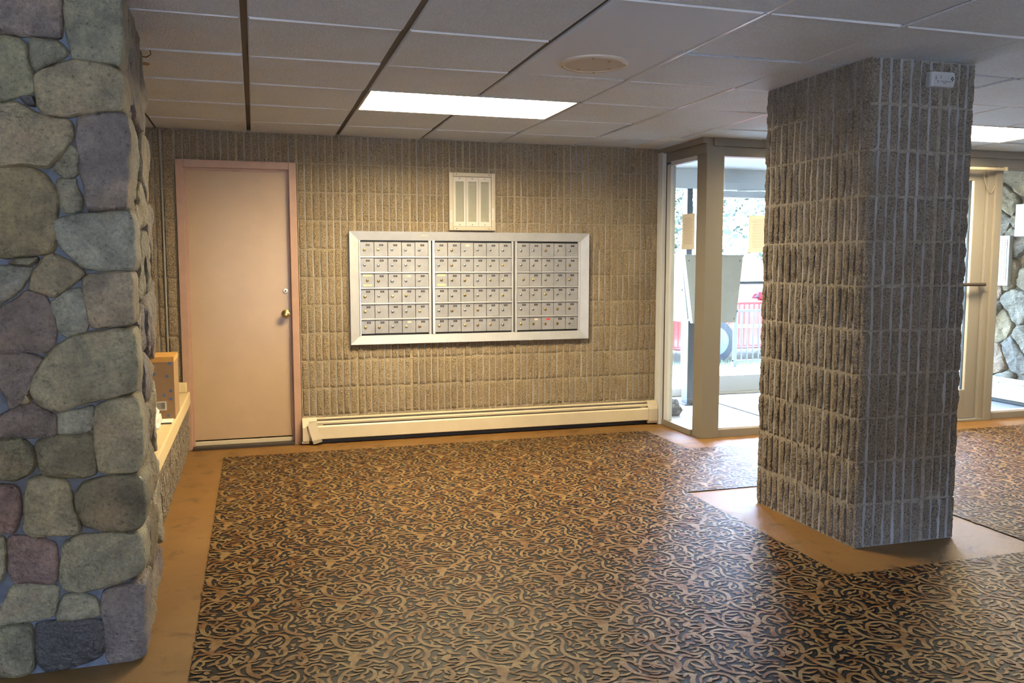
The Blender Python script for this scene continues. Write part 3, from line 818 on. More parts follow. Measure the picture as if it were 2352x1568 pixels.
# ceiling speaker
sx_, sy_ = gxl(2) + TILE / 2, gyl(0) + TILE / 2
t = thing('ceiling_speaker', (sx_, sy_, H), 'round pale ceiling speaker set in a smooth ceiling tile', 'speaker')
B().lathe([(0.158, 0.004), (0.158, -0.006), (0.150, -0.011), (0.135, -0.011), (0.133, -0.007)], (sx_, sy_, H), (0, 0, 1), 40).obj('rim', 'speaker', t, True)
g = B(); g.lathe([(0.133, 0.0), (0.133, -0.0085), (0.08, -0.010), (0.0, -0.0105)], (sx_, sy_, H), (0, 0, 1), 40)
g.obj('grille', 'speaker_grille', t, True) if 'speaker_grille' in MT else g.obj('grille', 'cream', t, True)
for k in range(8):
    a = 2 * math.pi * (k + 0.5) / 8
    rr = 0.142 if k % 2 else 0.10
    B().lathe([(0.006, -0.008), (0.006, -0.0135), (0.003, -0.015)], (sx_ + rr * math.cos(a), sy_ + rr * math.sin(a), H), (0, 0, 1), 8).obj('screw', 'brass_dark', t)

# ------------------------------------------------------------------ other walls of the lobby
def wallbox(name, boxes, m='wall_paint'):
    g = B()
    for a, c in boxes: g.box(a, c)
    return tag(g.obj(name, m), kind='structure')
wallbox('wall_left', [((-3.5, -2.4, 0), (-3.3, 6.53, H + 0.2))])
wallbox('wall_right', [((7.2, -2.4, 0), (7.4, 5.60, H + 0.2))])
# wall behind the camera: three wide windows
RW = [(-3.0, -0.9), (-0.7, 1.4), (1.6, 2.7)]
S0 = 0.12
bxs = [((-3.5, -2.4, 0), (7.4, -2.2, S0)), ((-3.5, -2.4, 2.10), (7.4, -2.2, H + 0.2)), ((-3.5, -2.4, S0), (-3.0, -2.2, 2.1)), ((2.7, -2.4, S0), (7.4, -2.2, 2.1)), ((-0.9, -2.4, S0), (-0.7, -2.2, 2.1)), ((1.4, -2.4, S0), (1.6, -2.2, 2.1))]
wallbox('wall_rear', bxs)
wallbox('yard_sky_blocker', [((-30.0, -10.2, -0.2), (34.0, -10.0, 4.2)), ((-30.2, -10.2, -0.2), (-30.0, -2.4, 4.2)), ((34.0, -10.2, -0.2), (34.2, -2.4, 4.2))], 'bark')  # unseen wall added to block the low sky from the rear windows
for k, (a, c) in enumerate(RW):
    w = struct('window_%d' % (k + 3), ((a + c) / 2, -2.3, S0))
    g = B(); f = 0.05
    g.box((a, -2.34, S0), (a + f, -2.26, 2.1)); g.box((c - f, -2.34, S0), (c, -2.26, 2.1)); g.box((a + f, -2.34, S0), (c - f, -2.26, S0 + 0.05)); g.box((a + f, -2.34, 2.05), (c - f, -2.26, 2.1))
    g.obj('window_frame', 'frame_alu', w)
    bx((a + f, -2.303, S0 + 0.05), (c - f, -2.297, 2.05)).obj('pane', 'glass', w)

# ------------------------------------------------------------------ doors in the back wall
def pink_door(name, d0, d1, leaf=True):
    t = struct(name, ((d0 + d1) / 2, WY, 0))
    fw_ = 0.052; ht = 2.032; yf = WY - 0.012
    # stepped hollow-metal frame: face + stop
    g = B()
    g.box((d0 + 0.004, yf, 0), (d0 + 0.004 + fw_, WY + 0.10, ht), bev=0.004); g.obj('jamb', 'frame_paint', t)
    bx((d1 - 0.004 - fw_, yf, 0), (d1 - 0.004, WY + 0.10, ht), 0.004).obj('jamb', 'frame_paint', t)
    bx((d0 + 0.004 + fw_, yf, ht - fw_), (d1 - 0.004 - fw_, WY + 0.10, ht), 0.004).obj('head', 'frame_paint', t)
    a, c = d0 + 0.004 + fw_, d1 - 0.004 - fw_
    g = B(); s = 0.016
    g.box((a, WY + 0.022, 0), (a + s, WY + 0.10, ht - fw_)); g.box((c - s, WY + 0.022, 0), (c, WY + 0.10, ht - fw_)); g.box((a + s, WY + 0.022, ht - fw_ - s), (c - s, WY + 0.10, ht - fw_))
    g.obj('door_stop', 'frame_paint', t)
    s = 0.0
    lf = bx((a + 0.003, WY + 0.034, 0.062), (c - 0.003, WY + 0.075, ht - fw_ - 0.003), 0.002)
    if True:
        leaf_o = lf.obj('door_leaf', 'door', t)
    bx((a, WY - 0.03, 0), (c, WY + 0.12, 0.022), 0.004).obj('threshold', 'tee_dark', t)
    bx((a, WY + 0.03, 0.022), (c, WY + 0.10, 0.052), 0.003).obj('sill_board', 'cream', t)
    return t, leaf_o, a, c
dt, leaf_o, a, c = pink_door('door_1', *DO[1])
kx = 0.209
yk = WY + 0.034
B().lathe([(0.030, 0.0), (0.032, 0.006), (0.026, 0.011), (0.013, 0.014), (0.012, 0.032), (0.022, 0.038), (0.028, 0.048), (0.028, 0.058), (0.020, 0.066), (0.006, 0.068)], (kx, yk, 0.955), (0, -1, 0), 20).obj('knob', 'brass', leaf_o, True)
B().lathe([(0.019, 0.0), (0.020, 0.005), (0.015, 0.010), (0.012, 0.011)], (kx + 0.001, yk, 1.121), (0, -1, 0), 20).obj('deadbolt', 'alu_bright', leaf_o, True)
B().lathe([(0.006, 0.010), (0.006, 0.0125)], (kx + 0.001, yk, 1.121), (0, -1, 0), 10).obj('keyhole', 'label', leaf_o)
B().lathe([(0.022, 0.0), (0.022, 0.0012), (0.019, 0.0015)], (-0.272, yk, 0.125), (0, -1, 0), 6).obj('patch', 'door', leaf_o)
pink_door('door_2', *DO[0])

# conduit-like caulk bead in the control joint
B().tube([(-0.592, WY - 0.002, 0.43 + 0.1 * k) for k in range(19)], 0.006, 8).obj('joint_bead', 'groove', wb, True)

# ------------------------------------------------------------------ low ledge wall on the left
lw = struct('wall_low', (-0.47, 5.0, 0))
LX_ = -0.472
bx((-0.74, 3.74, 0), (LX_ - 0.009, WY + 0.0, 0.331)).obj('mortar', 'mortar', lw)
yy = 3.76
while yy < WY - 0.06:
    w_ = min(0.4064, WY - 0.012 - yy)
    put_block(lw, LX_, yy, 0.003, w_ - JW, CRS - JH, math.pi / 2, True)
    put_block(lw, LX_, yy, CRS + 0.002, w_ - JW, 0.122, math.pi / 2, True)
    yy += w_
lg = bx((-0.80, 3.72, 0.333), (-0.456, WY - 0.016, 0.423), 0.008).obj('ledge', 'ledge', lw)
bx((-0.66, WY - 0.055, 0.4235), (-0.475, WY - 0.016, 0.492), 0.006).obj('upstand', 'ledge', lw)
# ================================================================== STONE PILLAR
SCOL = {'o': (0.165, 0.160, 0.115), 'g': (0.20, 0.195, 0.155), 't': (0.235, 0.205, 0.145), 'p': (0.145, 0.118, 0.118), 'q': (0.150, 0.130, 0.135),
        'd': (0.050, 0.048, 0.055), 'u': (0.225, 0.240, 0.230), 'l': (0.270, 0.265, 0.205), 'b': (0.175, 0.145, 0.085), 'm': (0.215, 0.190, 0.155), 'r': (0.185, 0.135, 0.140)}
def chaikin(p, n=1, q=0.22):
    for _ in range(n):
        o = []
        for i in range(len(p)):
            a, c = p[i], p[(i + 1) % len(p)]
            o.append((a[0] + (c[0] - a[0]) * q, a[1] + (c[1] - a[1]) * q)); o.append((a[0] + (c[0] - a[0]) * (1 - q), a[1] + (c[1] - a[1]) * (1 - q)))
        p = o
    return p
def resample(p, step):
    o = []
    for i in range(len(p)):
        a, c = p[i], p[(i + 1) % len(p)]
        d = math.hypot(c[0] - a[0], c[1] - a[1]); k = max(1, int(round(d / step)))
        for q in range(k): o.append((a[0] + (c[0] - a[0]) * q / k, a[1] + (c[1] - a[1]) * q / k))
    return o
def stone(parent, poly, fn, thick, back, seed, color, m='stone', amp=0.006, step=0.014, name='stone', rough=1.0):
    """poly (u, v) ring in metres; fn(u, v, outward) -> world"""
    r = random.Random(seed); off = Vector((r.uniform(0, 50), r.uniform(0, 50), r.uniform(0, 50)))
    c0_ = (sum(q[0] for q in poly) / len(poly), sum(q[1] for q in poly) / len(poly))
    poly = [(u + (u - c0_[0]) / (math.hypot(u - c0_[0], v - c0_[1]) + 1e-6) * 0.0065, v + (v - c0_[1]) / (math.hypot(u - c0_[0], v - c0_[1]) + 1e-6) * 0.0065) for u, v in poly]
    p = resample(chaikin(chaikin(poly, 1, 0.16), 1, 0.25), step); n = len(p)
    cu = sum(q[0] for q in p) / n; cv = sum(q[1] for q in p) / n
    p = [(u + noise.noise(Vector((u * 30, v * 30, 1)) + off) * 0.004 * rough, v + noise.noise(Vector((u * 30, v * 30, 7)) + off) * 0.004 * rough) for u, v in p]
    tilt = (r.uniform(-0.04, 0.04) * rough, r.uniform(-0.04, 0.04) * rough)
    g = B()
    rings = [(0, 0.0, -back), (0, 0.0, 0.10), (1, 0.003, 0.66), (1, 0.009, 0.92), (1, 0.022, 1.02), (2, 0.66, 1.06), (2, 0.42, 1.08), (2, 0.2, 1.1)]
    for kind, s, hh in rings:
        for u, v in p:
            du, dv = cu - u, cv - v; L = math.hypot(du, dv) + 1e-6
            if kind == 1: f = min(s / L, 0.3)
            elif kind == 2: f = 1 - s
            else: f = 0
            a, b_ = u + du * f, v + dv * f
            if hh < 0: h = hh
            else: h = thick * hh + (tilt[0] * (a - cu) + tilt[1] * (b_ - cv)) * min(1, hh) + amp * min(1, hh) * (noise.noise(Vector((a * 9, b_ * 9, 3)) + off) * 2.0 + noise.noise(Vector((a * 28, b_ * 28, 5)) + off))
            g.v.append(fn(a, b_, h))
    g.v.append(fn(cu, cv, thick * 1.1 + amp * noise.noise(off)))
    R = len(rings)
    for k in range(R - 1):
        for i in range(n):
            i2 = (i + 1) % n
            g.f.append((k * n + i, k * n + i2, (k + 1) * n + i2, (k + 1) * n + i))
    for i in range(n): g.f.append(((R - 1) * n + i, (R - 1) * n + (i + 1) % n, R * n))
    g.f.append(tuple(range(n))[::-1])
    g.mi = [0] * len(g.f)
    o = g.obj(name, m, parent, True, origin=fn(cu, cv, 0))
    o.color = tuple(color) + (1,)
    return o
def clip_half(poly, nx, ny, d):
    o = []
    for i in range(len(poly)):
        a, c = poly[i], poly[(i + 1) % len(poly)]
        da = a[0] * nx + a[1] * ny - d; dc = c[0] * nx + c[1] * ny - d
        if da <= 0: o.append(a)
        if (da < 0 < dc) or (dc < 0 < da):
            t = da / (da - dc); o.append((a[0] + (c[0] - a[0]) * t, a[1] + (c[1] - a[1]) * t))
    return o
def cells(x0, x1, y0, y1, dx, dy, seed, gap, jit=0.36):
    """irregular stones filling a rectangle"""
    r = random.Random(seed); pts = []
    ny = max(1, round((y1 - y0) / dy)); 
    for j in range(ny):
        nx = max(1, round((x1 - x0) / dx + r.uniform(-0.4, 0.4)))
        for i in range(nx):
            pts.append((x0 + (x1 - x0) * (i + 0.5 + (0.25 if j % 2 else -0.25) * (nx > 1) + r.uniform(-jit, jit)) / nx, y0 + (y1 - y0) * (j + 0.5 + r.uniform(-jit, jit)) / ny))
    out = []
    for i, p in enumerate(pts):
        poly = [(x0, y0), (x1, y0), (x1, y1), (x0, y1)]
        for k, q in enumerate(pts):
            if k == i: continue
            nx_, ny_ = q[0] - p[0], q[1] - p[1]; L = math.hypot(nx_, ny_)
            if L > 1.2: continue
            nx_ /= L; ny_ /= L
            poly = clip_half(poly, nx_, ny_, (p[0] + q[0]) / 2 * nx_ + (p[1] + q[1]) / 2 * ny_ - gap / 2)
            if len(poly) < 3: break
        if len(poly) >= 3:
            ar = abs(sum(poly[k][0] * poly[(k + 1) % len(poly)][1] - poly[(k + 1) % len(poly)][0] * poly[k][1] for k in range(len(poly)))) / 2
            if ar > 0.0012: out.append(poly)
    return out

SY = 2.977        # mortar face; stones stand proud of it towards the camera
sp = thing('stone_pillar', (-0.85, 3.4, 0), 'fieldstone pillar of rounded grey and purple stones at the left edge', 'pillar')
bx((-1.34, SY, 0), (-0.425, 3.76, H)).obj('mortar', 'smortar', sp)
front = lambda u, v, h: (u, SY - h, v)
for k, (c, pts) in enumerate(STONES):
    poly = [(x / 1000, z / 1000) for x, z in pts]
    mxu = max(q[0] for q in poly)
    corner = mxu > -0.415
    if corner: poly = [(u + 0.012 if u > -0.42 else u, v) for u, v in poly]
    sc = random.Random(k).uniform(0.88, 1.12)
    stone(sp, poly, front, random.Random(k + 50).uniform(0.014, 0.026), 0.11 if corner else 0.03, k, [q * sc * 0.76 * kk for q, kk in zip(SCOL[c], (1.12, 1.04, 0.86))])
pal = list('ogtpqulmbr')
for k, poly in enumerate(cells(-1.34, -0.845, 0.01, 2.22, 0.25, 0.20, 11, 0.02)):
    stone(sp, poly, front, 0.028, 0.03, 200 + k, SCOL[random.Random(k).choice(pal)])
# side of the pillar (towards the door)
side = lambda u, v, h: (-0.425 + h, u, v)
for k, poly in enumerate(cells(3.085, 3.77, 0.01, 2.225, 0.20, 0.20, 23, 0.016)):
    sc = random.Random(k + 9).uniform(0.85, 1.1)
    stone(sp, poly, side, random.Random(k + 5).uniform(0.012, 0.040), 0.03, 300 + k, [q * sc * 0.75 for q in SCOL[random.Random(k + 3).choice('tpqbgmot')]])

# ================================================================== RIBBED BLOCK PILLAR
PX, PY, PW, PD = 2.630, 3.212, 0.580, 0.8128
bp = thing('block_pillar', (PX + PW / 2, PY + PD / 2, 0), 'square pillar of ribbed grey concrete blocks on the carpet', 'pillar')
bx((PX + 0.0098, PY + 0.0098, 0), (PX + PW - 0.0098, PY + PD - 0.0098, H)).obj('core', 'mortar', bp)
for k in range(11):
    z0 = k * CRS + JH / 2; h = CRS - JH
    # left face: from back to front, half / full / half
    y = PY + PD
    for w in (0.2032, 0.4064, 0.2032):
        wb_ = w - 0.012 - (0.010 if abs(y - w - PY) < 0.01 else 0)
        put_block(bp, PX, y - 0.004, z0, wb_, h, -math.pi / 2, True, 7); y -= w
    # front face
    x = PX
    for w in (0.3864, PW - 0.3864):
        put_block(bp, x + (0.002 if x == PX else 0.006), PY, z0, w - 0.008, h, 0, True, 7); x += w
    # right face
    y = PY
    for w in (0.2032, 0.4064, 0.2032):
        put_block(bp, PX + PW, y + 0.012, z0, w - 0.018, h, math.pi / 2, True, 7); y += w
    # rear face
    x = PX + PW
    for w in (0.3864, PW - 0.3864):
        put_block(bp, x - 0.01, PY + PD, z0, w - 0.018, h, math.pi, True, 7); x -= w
# old bolt hole on the left face
B().lathe([(0.011, -0.02), (0.011, 0.006), (0.008, 0.009)], (PX, 3.541, 1.141), (-1, 0, 0), 12).obj('plug', 'bark', bp, True)

# alarm on the pillar
ay = PY - 0.004
t = thing('gas_alarm', (2.985, ay, 2.11), 'small white plastic alarm with tiny print high on the ribbed block pillar', 'alarm')
poly = [(2.918, 2.118), (2.922, 2.112), (3.046, 2.112), (3.050, 2.118), (3.056, 2.146), (3.053, 2.178), (3.048, 2.182), (2.927, 2.182), (2.922, 2.178)]
g = B(); n = len(poly)
for d, s in ((0, 1.0), (0.022, 1.0), (0.032, 0.94), (0.035, 0.86)):
    for u, v in poly: g.v.append((2.986 + (u - 2.986) * s, ay - d, 2.147 + (v - 2.147) * s))
for k in range(3):
    for i in range(n): g.f.append((k * n + i, k * n + (i + 1) % n, (k + 1) * n + (i + 1) % n, (k + 1) * n + i))
g.f += [tuple(range(n))[::-1], tuple(range(3 * n, 4 * n))]; g.mi = [0] * len(g.f)
g.obj('body', 'alarm', t)
g = B()
for du, dv in ((0, 0.007), (-0.005, 0), (0.005, 0), (0, -0.007)): g.lathe([(0.0036, 0), (0.0036, 0.001)], (3.034 + du, ay - 0.035, 2.150 + dv), (0, -1, 0), 8)
g.obj('sounder_holes', 'label', t)
g = B()
for u, v, w in ((2.944, 2.157, 0.006), (2.944, 2.150, 0.008), (2.944, 2.145, 0.008), (2.970, 2.158, 0.006), (2.970, 2.151, 0.006), (2.955, 2.137, 0.006), (2.955, 2.131, 0.006)):
    g.box((u - w / 2, ay - 0.0358, v), (u + w / 2, ay - 0.0345, v + 0.003))
g.obj('printed_marks', 'ink', t)
def text(name, body, size, loc, rot, m, parent=None, align='CENTER', ext=0.0003):
    cu = bpy.data.curves.new(name, 'FONT'); cu.body = body; cu.size = size; cu.align_x = align; cu.align_y = 'CENTER'; cu.extrude = ext
    tmp = bpy.data.objects.new(name, cu); COL.objects.link(tmp)
    dg = bpy.context.evaluated_depsgraph_get(); me = bpy.data.meshes.new_from_object(tmp.evaluated_get(dg))
    bpy.data.objects.remove(tmp)
    me.materials.clear(); me.materials.append(MT[m])
    o = link(name, me, parent); o.location = loc; o.rotation_euler = rot
    return o
text('lettering', 'Carbon Monoxide', 0.0078, (2.996, ay - 0.0355, 2.137), (math.pi / 2, 0, 0), 'ink', t)
text('lettering', 'Alarm', 0.0078, (2.992, ay - 0.0355, 2.129), (math.pi / 2, 0, 0), 'ink', t)

# ================================================================== MAILBOXES
mb = thing('mailbox_panel', (1.6, WY, 0.72), 'wide aluminium apartment mailbox panel with six rows of small locked doors', 'mailboxes')
yw = WY - 0.004
X0, X1, Z0, Z1 = 0.664, 2.536, 0.722, 1.553
ix0, ix1, iz0, iz1 = 0.732, 2.466, 0.786, 1.488
bx((ix0, yw - 0.008, iz0), (ix1, yw + 0.03, iz1)).obj('back_plate', 'gasket', mb)
# mitred sloping frame
def mitre(poly_o, poly_i, name, yo, yi):
    for k in range(4):
        k2 = (k + 1) % 4
        o0, o1, i0, i1 = poly_o[k], poly_o[k2], poly_i[k], poly_i[k2]
        e = 0.0008
        vs = []
        for (u, v), yv in ((o0, yo), (o1, yo), (i1, yi), (i0, yi)): vs.append((u, yv, v))
        for (u, v) in (o0, o1, i1, i0): vs.append((u, yw + 0.012, v))
        B().add(vs, [(0, 1, 2, 3), (7, 6, 5, 4), (0, 4, 5, 1), (1, 5, 6, 2), (2, 6, 7, 3), (3, 7, 4, 0)]).obj(name, 'alu', mb)
mitre([(X0, Z0), (X1, Z0), (X1, Z1), (X0, Z1)], [(ix0, iz0), (ix1, iz0), (ix1, iz1), (ix0, iz1)], 'frame_rail', yw - 0.034, yw - 0.022)
units = [(0.742, 1.249, 5), (1.296, 1.899, 6), (1.944, 2.446, 5)]
# vertical bars
for (a, c, m_, pr_) in ((0.733, 0.742, 'alu_bright', 0.03), (1.249, 1.268, 'alu', 0.024), (1.270, 1.276, 'gasket', 0.012), (1.277, 1.295, 'alu_bright', 0.03), (1.899, 1.914, 'alu', 0.024), (1.916, 1.924, 'gasket', 0.012), (1.925, 1.943, 'alu', 0.026), (2.447, 2.456, 'alu', 0.024), (2.458, 2.465, 'alu_bright', 0.02)):
    bx((a, yw - pr_, iz0 + 0.001), (c, yw, iz1 - 0.001), 0.0015).obj('upright_bar', m_, mb)
rows = 6; zt, zb = 1.479, 0.794; pitch = (zt - zb) / rows
rr = random.Random(5)
def lockset(kind):
    g = B(); g.lathe([(0.0105, 0), (0.0105, 0.004), (0.0085, 0.0065), (0.0035, 0.0068)], (0, 0, 0), (0, -1, 0), 14)
    g.box((-0.0012, -0.0075, -0.004), (0.0012, -0.006, 0.003), 1)
    return g.mesh('lock', [kind, 'label'], True)
locks = [lockset('chrome'), lockset('brass'), lockset('brass_dark')]
for ui, (a, c, n) in enumerate(units):
    for r_ in range(rows):
        z1 = zt - r_ * pitch; z0 = z1 - pitch
        if r_ < rows - 1: bx((a, yw - 0.030, z0 - 0.0055), (c, yw - 0.004, z0 + 0.0055), 0.002).obj('rail', 'alu', mb)
        w = (c - a) / n
        for k in range(n):
            d0, d1 = a + k * w + 0.0019, a + (k + 1) * w - 0.0019
            dz = rr.uniform(-0.001, 0.001); dy = rr.uniform(0, 0.003)
            yd = yw - 0.019 - dy
            zc = (z0 + z1) / 2; xc = (d0 + d1) / 2
            do = bx((d0, yd, z0 + 0.0065 + dz), (d1, yd + 0.012, z1 - 0.0065 + dz), 0.0012).obj('mailbox_door', 'alu_door', mb, origin=(xc, yd, zc))
            master = (r_ == 2 and k == 0)
            lk = link('lock', locks[2] if master else rr.choice([locks[0], locks[0], locks[0], locks[1], locks[2]]), do)
            lk.location = (xc if master else xc - w * 0.20, yd, zc + (0 if master else -0.003 + rr.uniform(-0.002, 0.002)))
            lk.rotation_euler = (0, rr.uniform(-0.3, 0.3), 0)
            if master:
                for s in (1, -1):
                    bx((xc - 0.032, yd - 0.0015, zc + s * 0.036 - 0.007), (xc + 0.032, yd, zc + s * 0.036 + 0.007), 0.0006).obj('name_plate', 'brass_plate' if ui < 2 else 'alu_door', do)
                    g = B()
                    for q in range(7): g.box((xc - 0.021 + q * 0.006, yd - 0.0019, zc + s * 0.036 - 0.002), (xc - 0.0175 + q * 0.006, yd - 0.0014, zc + s * 0.036 + 0.002))
                    g.obj('plate_lettering', 'ink_soft', do)
            else:
                special = rr.random()
                miss = (ui, r_, k) in ((0, 1, 4), (0, 4, 1))
                if miss: continue
                lm = 'red' if (ui, r_, k) == (2, 5, 2) else ('paper_tan' if (ui, r_, k) in ((1, 0, 2), (0, 5, 3), (2, 5, 1), (0, 2, 3)) else 'label')
                lx = xc + w * 0.04 + rr.uniform(-0.002, 0.002); lz = zc + 0.031
                lb = bx((lx - 0.0145, yd - 0.0012, lz - 0.0070), (lx + 0.0145, yd, lz + 0.0070), 0.0004).obj('number_label', lm, do)
                g = B()
                for q in range(3): g.box((lx - 0.0075 + q * 0.0053, yd - 0.0015, lz - 0.0022), (lx - 0.0045 + q * 0.0053, yd - 0.0011, lz + 0.0022))
                if lm == 'label': g.obj('number_marks', 'ink_white', do)
# old tape remnants on the frame
for (u, v, w, h, rz) in ((1.22, 1.527, 0.05, 0.012, -0.12), (0.705, 1.455, 0.012, 0.034, 0), (0.703, 1.262, 0.012, 0.030, 0)):
    o = bx((-w / 2, -0.001, -h / 2), (w / 2, 0.001, h / 2)).obj('tape_remnant', 'paper_tan', mb)
    o.location = (u, yw - 0.0285 if u > 1 else yw - 0.0275, v); o.rotation_euler = (0, rz, 0)

# ================================================================== TENANT DIRECTORY
dr = thing('directory_board', (1.59, WY, 1.57), 'pale framed tenant directory with three paper columns above the mailboxes', 'directory')
DX0, DX1, DZ0, DZ1 = 1.410, 1.770, 1.566, 1.997
for a_, c_, in (((DX0, DZ0), (DX0 + 0.032, DZ1)), ((DX1 - 0.032, DZ0), (DX1, DZ1)), ((DX0 + 0.032, DZ0), (DX1 - 0.032, DZ0 + 0.030)), ((DX0 + 0.032, DZ1 - 0.030), (DX1 - 0.032, DZ1))):
    bx((a_[0], yw - 0.026, a_[1]), (c_[0], yw + 0.01, c_[1]), 0.005).obj('frame_rail', 'dir_frame', dr)
bx((DX0 + 0.03, yw - 0.004, DZ0 + 0.028), (DX1 - 0.03, yw + 0.008, DZ1 - 0.028)).obj('back_plate', 'dir_paper', dr)
cw = (DX1 - DX0 - 0.066) / 3
rr = random.Random(8)
for k in range(3):
    a = DX0 + 0.033 + k * cw; z0, z1 = DZ0 + 0.032, DZ1 - 0.032
    pn = B(); e = 0.022; y0_, y1_ = yw - 0.016, yw - 0.010
    pn.box((a + 0.001, y0_, z0), (a + e - 0.004, y1_, z1)); pn.box((a + cw - e + 0.004, y0_, z0), (a + cw - 0.001, y1_, z1)); pn.box((a + e - 0.004, y0_, z0), (a + cw - e + 0.004, y1_, z0 + 0.034)); pn.box((a + e - 0.004, y0_, z1 - 0.034), (a + cw - e + 0.004, y1_, z1))
    po = pn.obj('panel', 'dir_white', dr)
    bx((a + e - 0.004, yw - 0.008, z0 + 0.034), (a + cw - e + 0.004, yw - 0.005, z1 - 0.034)).obj('paper_list', 'dir_paper', po)
    bx((a + e - 0.004, yw - 0.0125, z0 + 0.034), (a + cw - e + 0.004, yw - 0.0105, z1 - 0.034)).obj('pane', 'glass', po)
    g = B(); zz = z1 - 0.045
    while zz > z0 + 0.06:
        w_ = rr.uniform(0.018, 0.040); g.box((a + e + 0.010, yw - 0.0086, zz), (a + e + 0.010 + w_, yw - 0.0078, zz + 0.0028)); zz -= 0.0078
    g.obj('print_lines', 'ink_soft', po)
    for zq in (z0 + 0.012, z1 - 0.012): B().lathe([(0.004, 0), (0.004, 0.002)], (a + cw / 2, y0_, zq), (0, -1, 0), 8).obj('screw', 'ink', po)
for u in (DX0 + 0.012, DX1 - 0.022):
    bx((u - 0.008, yw - 0.0285, 1.625 if u < 1.5 else 1.645), (u + 0.012, yw - 0.026, 1.715 if u < 1.5 else 1.735), 0.001).obj('name_strip', 'dir_white', dr)
    bx((u, yw - 0.0292, 1.655), (u + 0.004, yw - 0.0284, 1.70)).obj('strip_print', 'ink_soft', dr)
for u in (DX0 + 0.055, DX1 - 0.05):
    for v in (DZ0 + 0.014, DZ1 - 0.014): B().lathe([(0.004, 0), (0.004, 0.002)], (u, yw - 0.026, v), (0, -1, 0), 8).obj('screw', 'ink', dr)

# ================================================================== BASEBOARD HEATER (lobby)
def heater(name, p0, p1, nrm, label, h=0.19, dep=0.066, crooked=False):
    """p0 -> p1 along the wall at floor, nrm towards the room"""
    p0 = Vector(p0); p1 = Vector(p1); nrm = Vector(nrm); d = (p1 - p0).normalized(); L = (p1 - p0).length
    t = thing(name, tuple((p0 + p1) / 2), label, 'heater', 'baseboard heaters')
    def F(u, w, dd): return tuple(p0 + d * dd + nrm * u + Vector((0, 0, w)))
    s = 0.10; e = L - 0.085
    B().prism([(0.0, 0.02), (0.010, 0.02), (0.010, h), (0.0, h)], F, 0.02, L - 0.02).obj('back_panel', 'cream', t)
    B().prism([(0.010, h - 0.012), (0.010, h), (0.020, h), (0.031, h - 0.004), (0.031, h - 0.009), (0.020, h - 0.006)], F, s, e).obj('top_cap', 'cream', t)
    B().prism([(0.036, h - 0.030), (0.039, h - 0.020), (0.052, h - 0.027), (0.053, h - 0.034), (0.048, h - 0.037)], F, s, e).obj('damper', 'cream', t)
    B().prism([(0.056, h - 0.050), (0.061, h - 0.053), (dep, h - 0.060), (dep, 0.042), (0.060, 0.038), (0.060, h - 0.066), (0.054, h - 0.058)], F, s, e).obj('front_panel', 'cream', t)
    B().prism([(0.012, 0.05), (0.046, 0.05), (0.046, 0.14), (0.012, 0.14)], F, s + 0.05, e - 0.05).obj('fin_element', 'tee_dark', t)
    B().prism([(0.010, 0.004), (0.030, 0.004), (0.030, 0.03), (0.010, 0.03)], F, s, e).obj('gap_shade', 'gasket', t)  # black strip standing in for the shade under the heater
    prof = [(0.0, 0.012), (0.0, h + 0.003), (0.028, h + 0.003), (0.050, h - 0.018), (dep + 0.005, h - 0.060), (dep + 0.005, 0.034), (0.062, 0.012)]
    B().prism(prof, F, e, L).obj('end_cap', 'cream', t)
    if not crooked:
        B().prism(prof, F, 0, s).obj('end_cap', 'cream', t)
    else:
        B().prism([(q[0], q[1]) for q in prof], F, 0.0, 0.045).obj('end_cap', 'cream', t)
        B().prism([(0.0, h - 0.03), (0.0, h + 0.004), (0.028, h + 0.004), (0.052, h - 0.016), (0.052, h - 0.03)], F, 0.044, s + 0.004).obj('cap_top', 'cream', t)
        # front of the cap hangs loose and leans
        o = B().box((-0.033, -0.006, -0.150), (0.033, 0.0, 0.0)).box((-0.033, -0.006, -0.152), (0.033, 0.022, -0.128)).obj('loose_cover', 'cream', t)
        o.location = F(dep + 0.010, h - 0.024, 0.066); o.rotation_euler = (math.radians(-5), math.radians(-15), 0)
    return t
heater('baseboard_heater', (0.302, WY - 0.004, 0), (3.140, WY - 0.004, 0), (0, -1, 0), 'long cream baseboard heater with a loose end cover below the mailboxes', crooked=True)

# ================================================================== THINGS ON THE LEDGE
LZ = 0.4232
bxo = thing('cardboard_box', (-0.53, 5.35, LZ), 'tall brown cardboard box with barcode label standing on the cream ledge', 'box')
b0, b1, c0, c1, ht = -0.600, -0.462, 5.22, 5.50, 0.362
bx((b0, c0, LZ), (b1, c1, LZ + ht - 0.004), 0.002).obj('carton', 'card', bxo)
g = bx((b0 - 0.001, c0 - 0.001, LZ + ht - 0.030), (b1 + 0.001, c1 + 0.001, LZ + ht)); g.obj('tape', 'tape', bxo)
lb = bx((-0.564, c0 - 0.0012, LZ + 0.052), (-0.508, c0, LZ + 0.104)).obj('barcode_label', 'paper', bxo)
g = B(); u = -0.556; r_ = random.Random(2)
while u < -0.518:
    w = r_.choice((0.002, 0.003, 0.0045)); g.box((u, c0 - 0.0018, LZ + 0.061), (u + w, c0 - 0.001, LZ + 0.098)); u += w + r_.choice((0.0025, 0.004))
g.obj('barcode_bars', 'ink', lb)
for (u, v) in ((-0.483, 0.165), (-0.483, 0.118), (-0.520, 0.140), (-0.570, 0.265), (-0.500, 0.250), (-0.500, 0.02), (-0.484, 0.325)):
    B().lathe([(0.0085, 0), (0.0085, 0.0008)], (u, c0, LZ + v), (0, -1, 0), 12).obj('printed_dot', 'blue', bxo)
